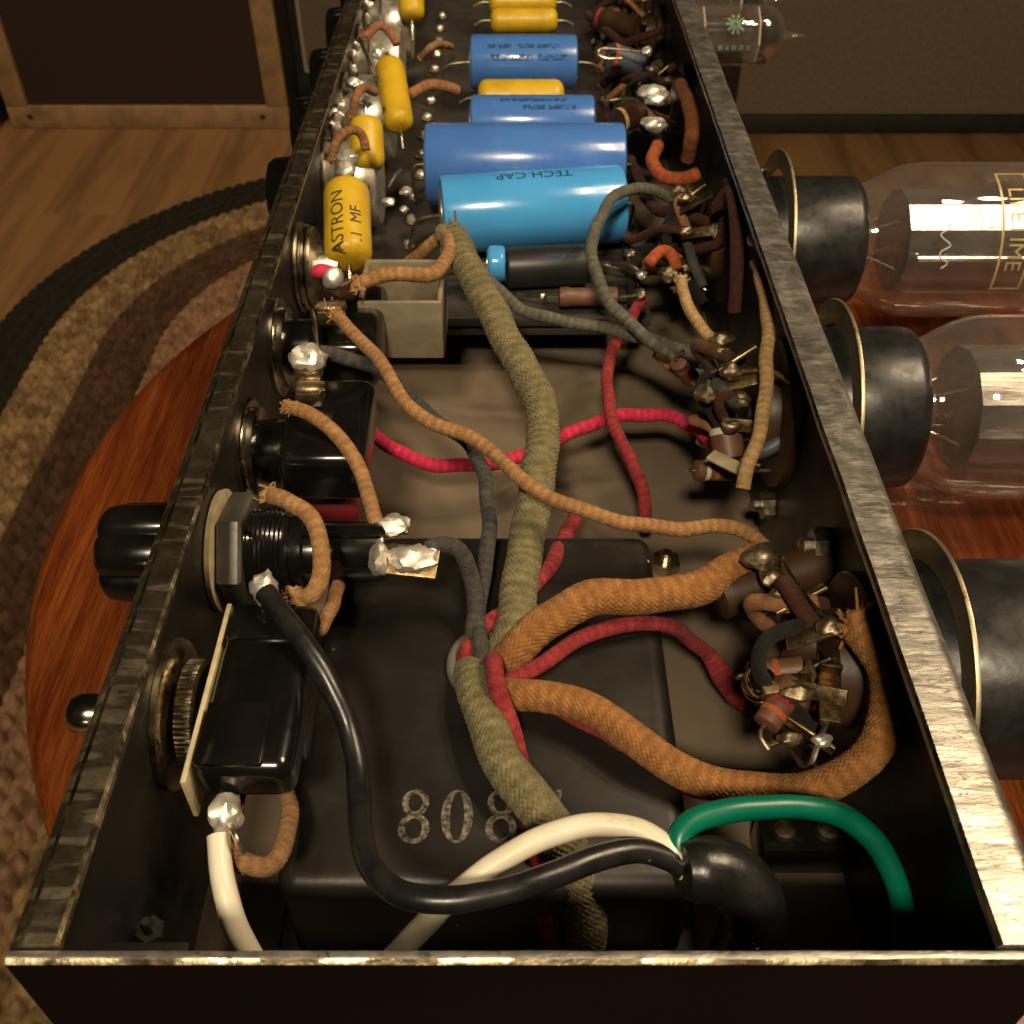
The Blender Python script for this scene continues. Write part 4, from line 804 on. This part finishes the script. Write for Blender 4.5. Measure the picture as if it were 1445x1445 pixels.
wire('cloth_wire', 'dark tan cloth loop behind the orange hook on the right wall', [(960, 120, -16), (972, 150, -14), (978, 190, -18), (970, 225, -26)], 2.0, cloth('rust_cloth', (.30, .10, .04), (.2, .065, .026)))
# bare leads with solder, right-hand clutter
def lead(label, pts, r=.4, blobs=(), m=TIN, bm_=None):
    t = thing('component_lead', label, 'lead'); q = M(); tube(q, [P(*p) for p in pts], r, 8, .5); q.part('lead', m, t)
    for u, v, z, s in blobs: q = M(); blob(q, P(u, v, z), s * .9, (.8 + .7 * rng.random(), .8 + .5 * rng.random(), .8), .36, 3); q.part('solder', bm_ or (SOLDER2 if m is BRASS else SOLDER), t)
lead('bare hook-shaped lead ending in a ring near the far blue capacitor', [(908, 73, -12), (880, 70, -12), (850, 68, -12), (843, 75, -13), (855, 82, -14), (878, 82, -14)], .5, ((912, 73, -12, 2.),))
lead('bare lead reaching the bright soldered lug by the right wall', [(856, 142, -16), (880, 139, -15), (905, 140, -14), (920, 134, -12)], .55, ((921, 131, -11, 3.2), (926, 140, -12, 2.2), (924, 176, -15, 3.)))
lead('thin bare lead crossing the long pale tan wire', [(1030, 525, -16), (1060, 522, -14), (1090, 524, -13), (1115, 540, -14)], .55, ((1032, 524, -15, 2.2), (1000, 555, -20, 2.3), (1018, 480, -17, 2.)), BRASS)
lead('soldered cluster under the orange hook', [(968, 262, -18), (975, 280, -18), (990, 285, -17)], .5, ((970, 268, -18, 2.), (978, 288, -18, 2.1), (945, 388, -22, 2.4), (890, 358, -30, 1.6), (905, 415, -30, 1.8)), BRASS)
lead('curved bare lead beside the sky blue capacitor', [(842, 373, -30), (862, 369, -28), (885, 372, -27), (905, 385, -28)], .45, ((906, 388, -28, 1.5),))
lead('bare strands hanging from the brown loop at the near socket', [(1185, 880, -13), (1165, 870, -15), (1140, 845, -16), (1105, 795, -20)], .35, ((1075, 785, -21, 2.6), (1090, 815, -22, 2.2), (1172, 884, -14, 1.8)), BRASS)
lead('twisted bare lead below the near socket', [(1175, 1000, -26), (1158, 1040, -27), (1140, 1085, -30), (1118, 1060, -32)], .5, ((1160, 1045, -27, 1.2),), TIN)
for i, (u, v, z, rz, ln) in enumerate(((1110, 965, -22, 8, 8), (1118, 1028, -34, 24, 12), (1170, 985, -22, 80, 9), (1030, 655, -26, -40, 9))):
    lab = ('broad brass tag plate by the screw head below the near socket', 'drilled tin tag pointing away from the near socket', 'upright folded tin tag beside the frayed brown sleeve', 'cream tag at the foot of the long pale tan wire')[i]
    q = M(); c = P(u, v, z); Q = Matrix.Rotation(R(rz), 3, 'Z'); box(q, c, (ln, 3.2, .7), Q, bev=.25); box(q, c + np.array(Q @ Vector((ln * .42, 0, 1.6))), (.8, 3.2, 3.6), Q, bev=.25)
    if i == 1: lathe(q, c + np.array([1.5, .5, .3]), (0, 0, 1), [(0, 1.5), (.35, 1.5), (.36, .9)], 16)
    tag(q.part('solder_tag', CREAMF if i == 3 else BRASS), lab, 'solder tag')
q = M(); c = P(1075, 966, -24); lathe(q, c, (-.6, -.5, .6), [(0, 2.8), (1.4, 2.8), (2.4, 2.2), (2.9, .8)], 24); lathe(q, c, (.6, .5, -.6), [(0, 1.4), (22, 1.4)], 12); tag(q.part('round_head_screw', CHROME), 'bright round screw head beside the brass tag plate', 'screw')
ts = thing('terminal_strip', 'small black terminal strip with two pale studs on the floor by the green wire', 'terminal strip')
c = P(1130, 1190, FL + 4); q = M(); box(q, c, (15, 7, 8), bev=.5); q.part('block', BAKE, ts)
for dx in (-3.6, 3.6): q = M(); lathe(q, c + np.array([dx, 0, 4]), (0, 0, 1), [(0, 1.9), (.8, 1.7), (1, .8)], 16); q.part('stud', TIN, ts)
# dark component bodies on the sockets
for i, (u0, v0, z0, u1, v1, z1, r, lab) in enumerate(((1022, 600, -25, 1030, 650, -30, 3.2, 'brown resistor with a pale band standing below the socket of the unlettered tube'), (860, 78, -16, 905, 92, -20, 4.0, 'slate blue resistor beside the hook-shaped lead'), (870, 172, -20, 905, 160, -20, 3.6, 'brown resistor beside the blue capacitor between the longest one and a yellow one'), (845, 25, -24, 900, 40, -24, 3.6, 'brown resistor near the pair of yellow capacitors'))):
    t = thing('resistor', lab, 'resistor'); a, b = P(u0, v0, z0), P(u1, v1, z1); d = b - a; L = np.linalg.norm(d)
    q = M(); lathe(q, a, d, [(0, r * .6), (.5, r), (L - .5, r), (L, r * .6)], 26); q.part('body', (CARBON, BLUEGV, PHEN, PHEN)[i], t)
    q = M(); lathe(q, a + d * .55, d, [(0, r + .01), (.02, r + .04), (1.3, r + .04), (1.32, r + .01)], 26, False); q.part('colour_band', (MICA, ORANGE, TANL, RED)[i], t)
    for e, s in ((a, -1), (b, 1)): q = M(); tube(q, [e, e + d / L * s * 4, e + d / L * s * 7 + np.array([0, 0, -2])], .4, 8, .6); q.part('lead', TIN, t)
# far clutter: cloth curls over the potentiometer lugs, dark leads along the right wall
CURL = cloth('old_brown_cloth', (.33, .16, .075), (.22, .10, .045))
for (lab, pts, r_, m_) in (
    ('brown cloth curl over the lug of the capacitor printed ASTRON', [(470, 222, -9), (476, 196, -5), (495, 184, -4), (512, 192, -6), (516, 212, -9)], 1.1, CURL),
    ('brown cloth curl at the lugs of the nearest potentiometer', [(498, 160, -9), (500, 138, -5), (515, 124, -4), (530, 130, -7)], 1.1, CURL),
    ('rusty cloth tuft at the lugs of the second potentiometer', [(520, 48, -6), (538, 32, -4), (548, 42, -6), (560, 62, -9)], 1.2, cloth('rose_brown_cloth', (.40, .17, .10), (.28, .11, .06))),
    ('dark cloth wire lying along the board edge by the far blue capacitor', [(830, 20, -30), (860, 45, -26), (885, 60, -28), (940, 40, -24)], 1.4, MAROON),
    ('dark brown wire crossing behind the bright soldered lug', [(850, 118, -30), (880, 105, -24), (915, 110, -20), (950, 95, -22)], 1.4, MAROON),
    ('dark brown wire arching below the orange hook', [(890, 225, -30), (920, 290, -26), (960, 300, -22), (1000, 315, -20)], 1.4, MAROON),
    ('dark brown wire curling round the foot of the maroon wire', [(950, 345, -28), (985, 352, -26), (1015, 340, -22), (1025, 300, -16)], 1.4, MAROON),
    ('dark wire between the near socket and the bolt on the wall', [(1060, 790, -30), (1090, 830, -30), (1120, 850, -26), (1160, 855, -20)], 1.5, MAROON),
    ('tan wire stub over the edge of the board beside the eyelets', [(596, 80, -30), (608, 66, -26), (622, 62, -28), (636, 66, -36)], 1.2, TAN)):
    wire('cloth_wire', lab, pts, r_, m_, frays=((0, 3, 14),) if m_ is not MAROON else ())
lead('shiny straight lead rising from the second yellow capacitor', [(508, 55, -4), (520, 85, -6), (530, 108, -9)], .6, ((500, 118, -8, 2.2), (508, 138, -9, 2.3), (490, 222, -7, 2.4), (488, 240, -9, 2.6), (535, 75, -9, 2.2)))
lead('shiny leads hooked beside the pot cases at the board edge', [(548, 265, -22), (560, 245, -20), (566, 240, -22)], .5, ((573, 270, -24, 1.6), (548, 285, -22, 1.5), (570, 296, -30, 1.4)))
for i, (u, v, z, d, lab) in enumerate(((1098, 845, -30, (22, 10, 9), 'dark component block between the near socket lugs'), (1150, 900, -30, (12, 16, 10), 'dark phenolic block beside the frayed brown sleeve'))):
    q = M(); c = P(u, v, z); lathe(q, c - np.array([d[0] / 2, 0, 0]), (1, .3 * (1 - 2 * i), .15), [(0, d[2] * .3), (.8, d[2] * .45), (d[0] - .8, d[2] * .45), (d[0], d[2] * .3)], 26); tag(q.part('moulded_component', PHEN), lab, 'component')
# the tangle between socket lugs and board
DKBRN = cloth('dark_brown_cloth', (.085, .045, .022), (.05, .026, .013)); BLKC = cloth('black_cloth', (.02, .018, .015), (.012, .011, .01))
for (sy, nm, cnt) in ((168, 'the socket of the unlettered tube', 5), (239, 'the socket of the gold-lettered tube', 10), (330, 'the small tubeless socket', 10), (405, 'the preamp tube socket', 10), (102, 'the near socket', 4)):
    for i in range(cnt):
        a = rng.random() * 6.28; sp_ = np.array([XR - 10 - 5 * rng.random(), sy + 10 * math.cos(a), TZ + 10 * math.sin(a)])
        mxl = 2.5 if sy < 200 else 5.
        if sy > 200 and i % 2: e = np.array([33 + rng.normal(), sy + rng.normal() * 16, -40.])
        else: b = a + 1 + 3 * rng.random(); e = np.array([XR - 9 - 5 * rng.random(), sy + 12 * math.cos(b) + rng.normal() * mxl, min(-14, TZ + 11 * math.sin(b))])
        mid = (sp_ + e) / 2 + np.array([-4 - 5 * rng.random(), rng.normal() * 4, 1 + 5 * rng.random()])
        mt = (DKBRN, MAROON, BLKC, CURL, GREY)[i % 5]; cn = ('dark brown', 'maroon', 'black', 'pale brown', 'grey')[i % 5]; wy = 'running to the board' if sy > 200 and i % 2 else 'looped between lugs'
        t = thing('hookup_wire', 'short %s hookup wire %s at %s' % (cn, wy, nm), 'wire', 'hookup wires at %s' % nm)
        q = M(); r_ = .9 + .5 * rng.random(); tube(q, [sp_, sp_ * .6 + mid * .4 + np.array([-2, 0, 2.]), mid, e * .6 + mid * .4, e], r_, 14, .6, smooth=1.5, kink=.4); q.part('cloth_cover', mt, t)
        q = M(); blob(q, sp_ + np.array([1.2, 0, 0]), 1.3, (1.4, .9, .8), .7, 2); q.part('solder', SOLDER2, t)
    for i in range(3):
        c = np.array([XR - 12 - 6 * rng.random(), sy + rng.normal() * 9, -34 + 12 * rng.random()]); d = rng.normal(size=3) + np.array([.8, 0, 0]); d /= np.linalg.norm(d)
        t = thing('resistor', 'dark carbon resistor with %s bands at %s' % (('orange and red', 'red and pale', 'pale and orange')[i], nm), 'resistor', 'carbon resistors at %s' % nm)
        q = M(); lathe(q, c - d * 4.5, d, [(0, 1.2), (.4, 2.1), (8.6, 2.1), (9, 1.2)], 20); q.part('body', CARBON, t)
        for k in (1, 2): q = M(); lathe(q, c - d * (4.5 - 2 * k), d, [(0, 2.11), (.02, 2.15), (.9, 2.15), (.92, 2.11)], 20, False); q.part('colour_band', (MICA, ORANGE, RED)[(i + k) % 3], t)
        q = M(); tube(q, [c - d * 9 + np.array([3, 0, 0]), c - d * 6, c - d * 4], .4, 8, .6); tube(q, [c + d * 4, c + d * 6, c + d * 9 + np.array([3, 0, 0])], .4, 8, .6); q.part('leads', TIN, t)
finalize()
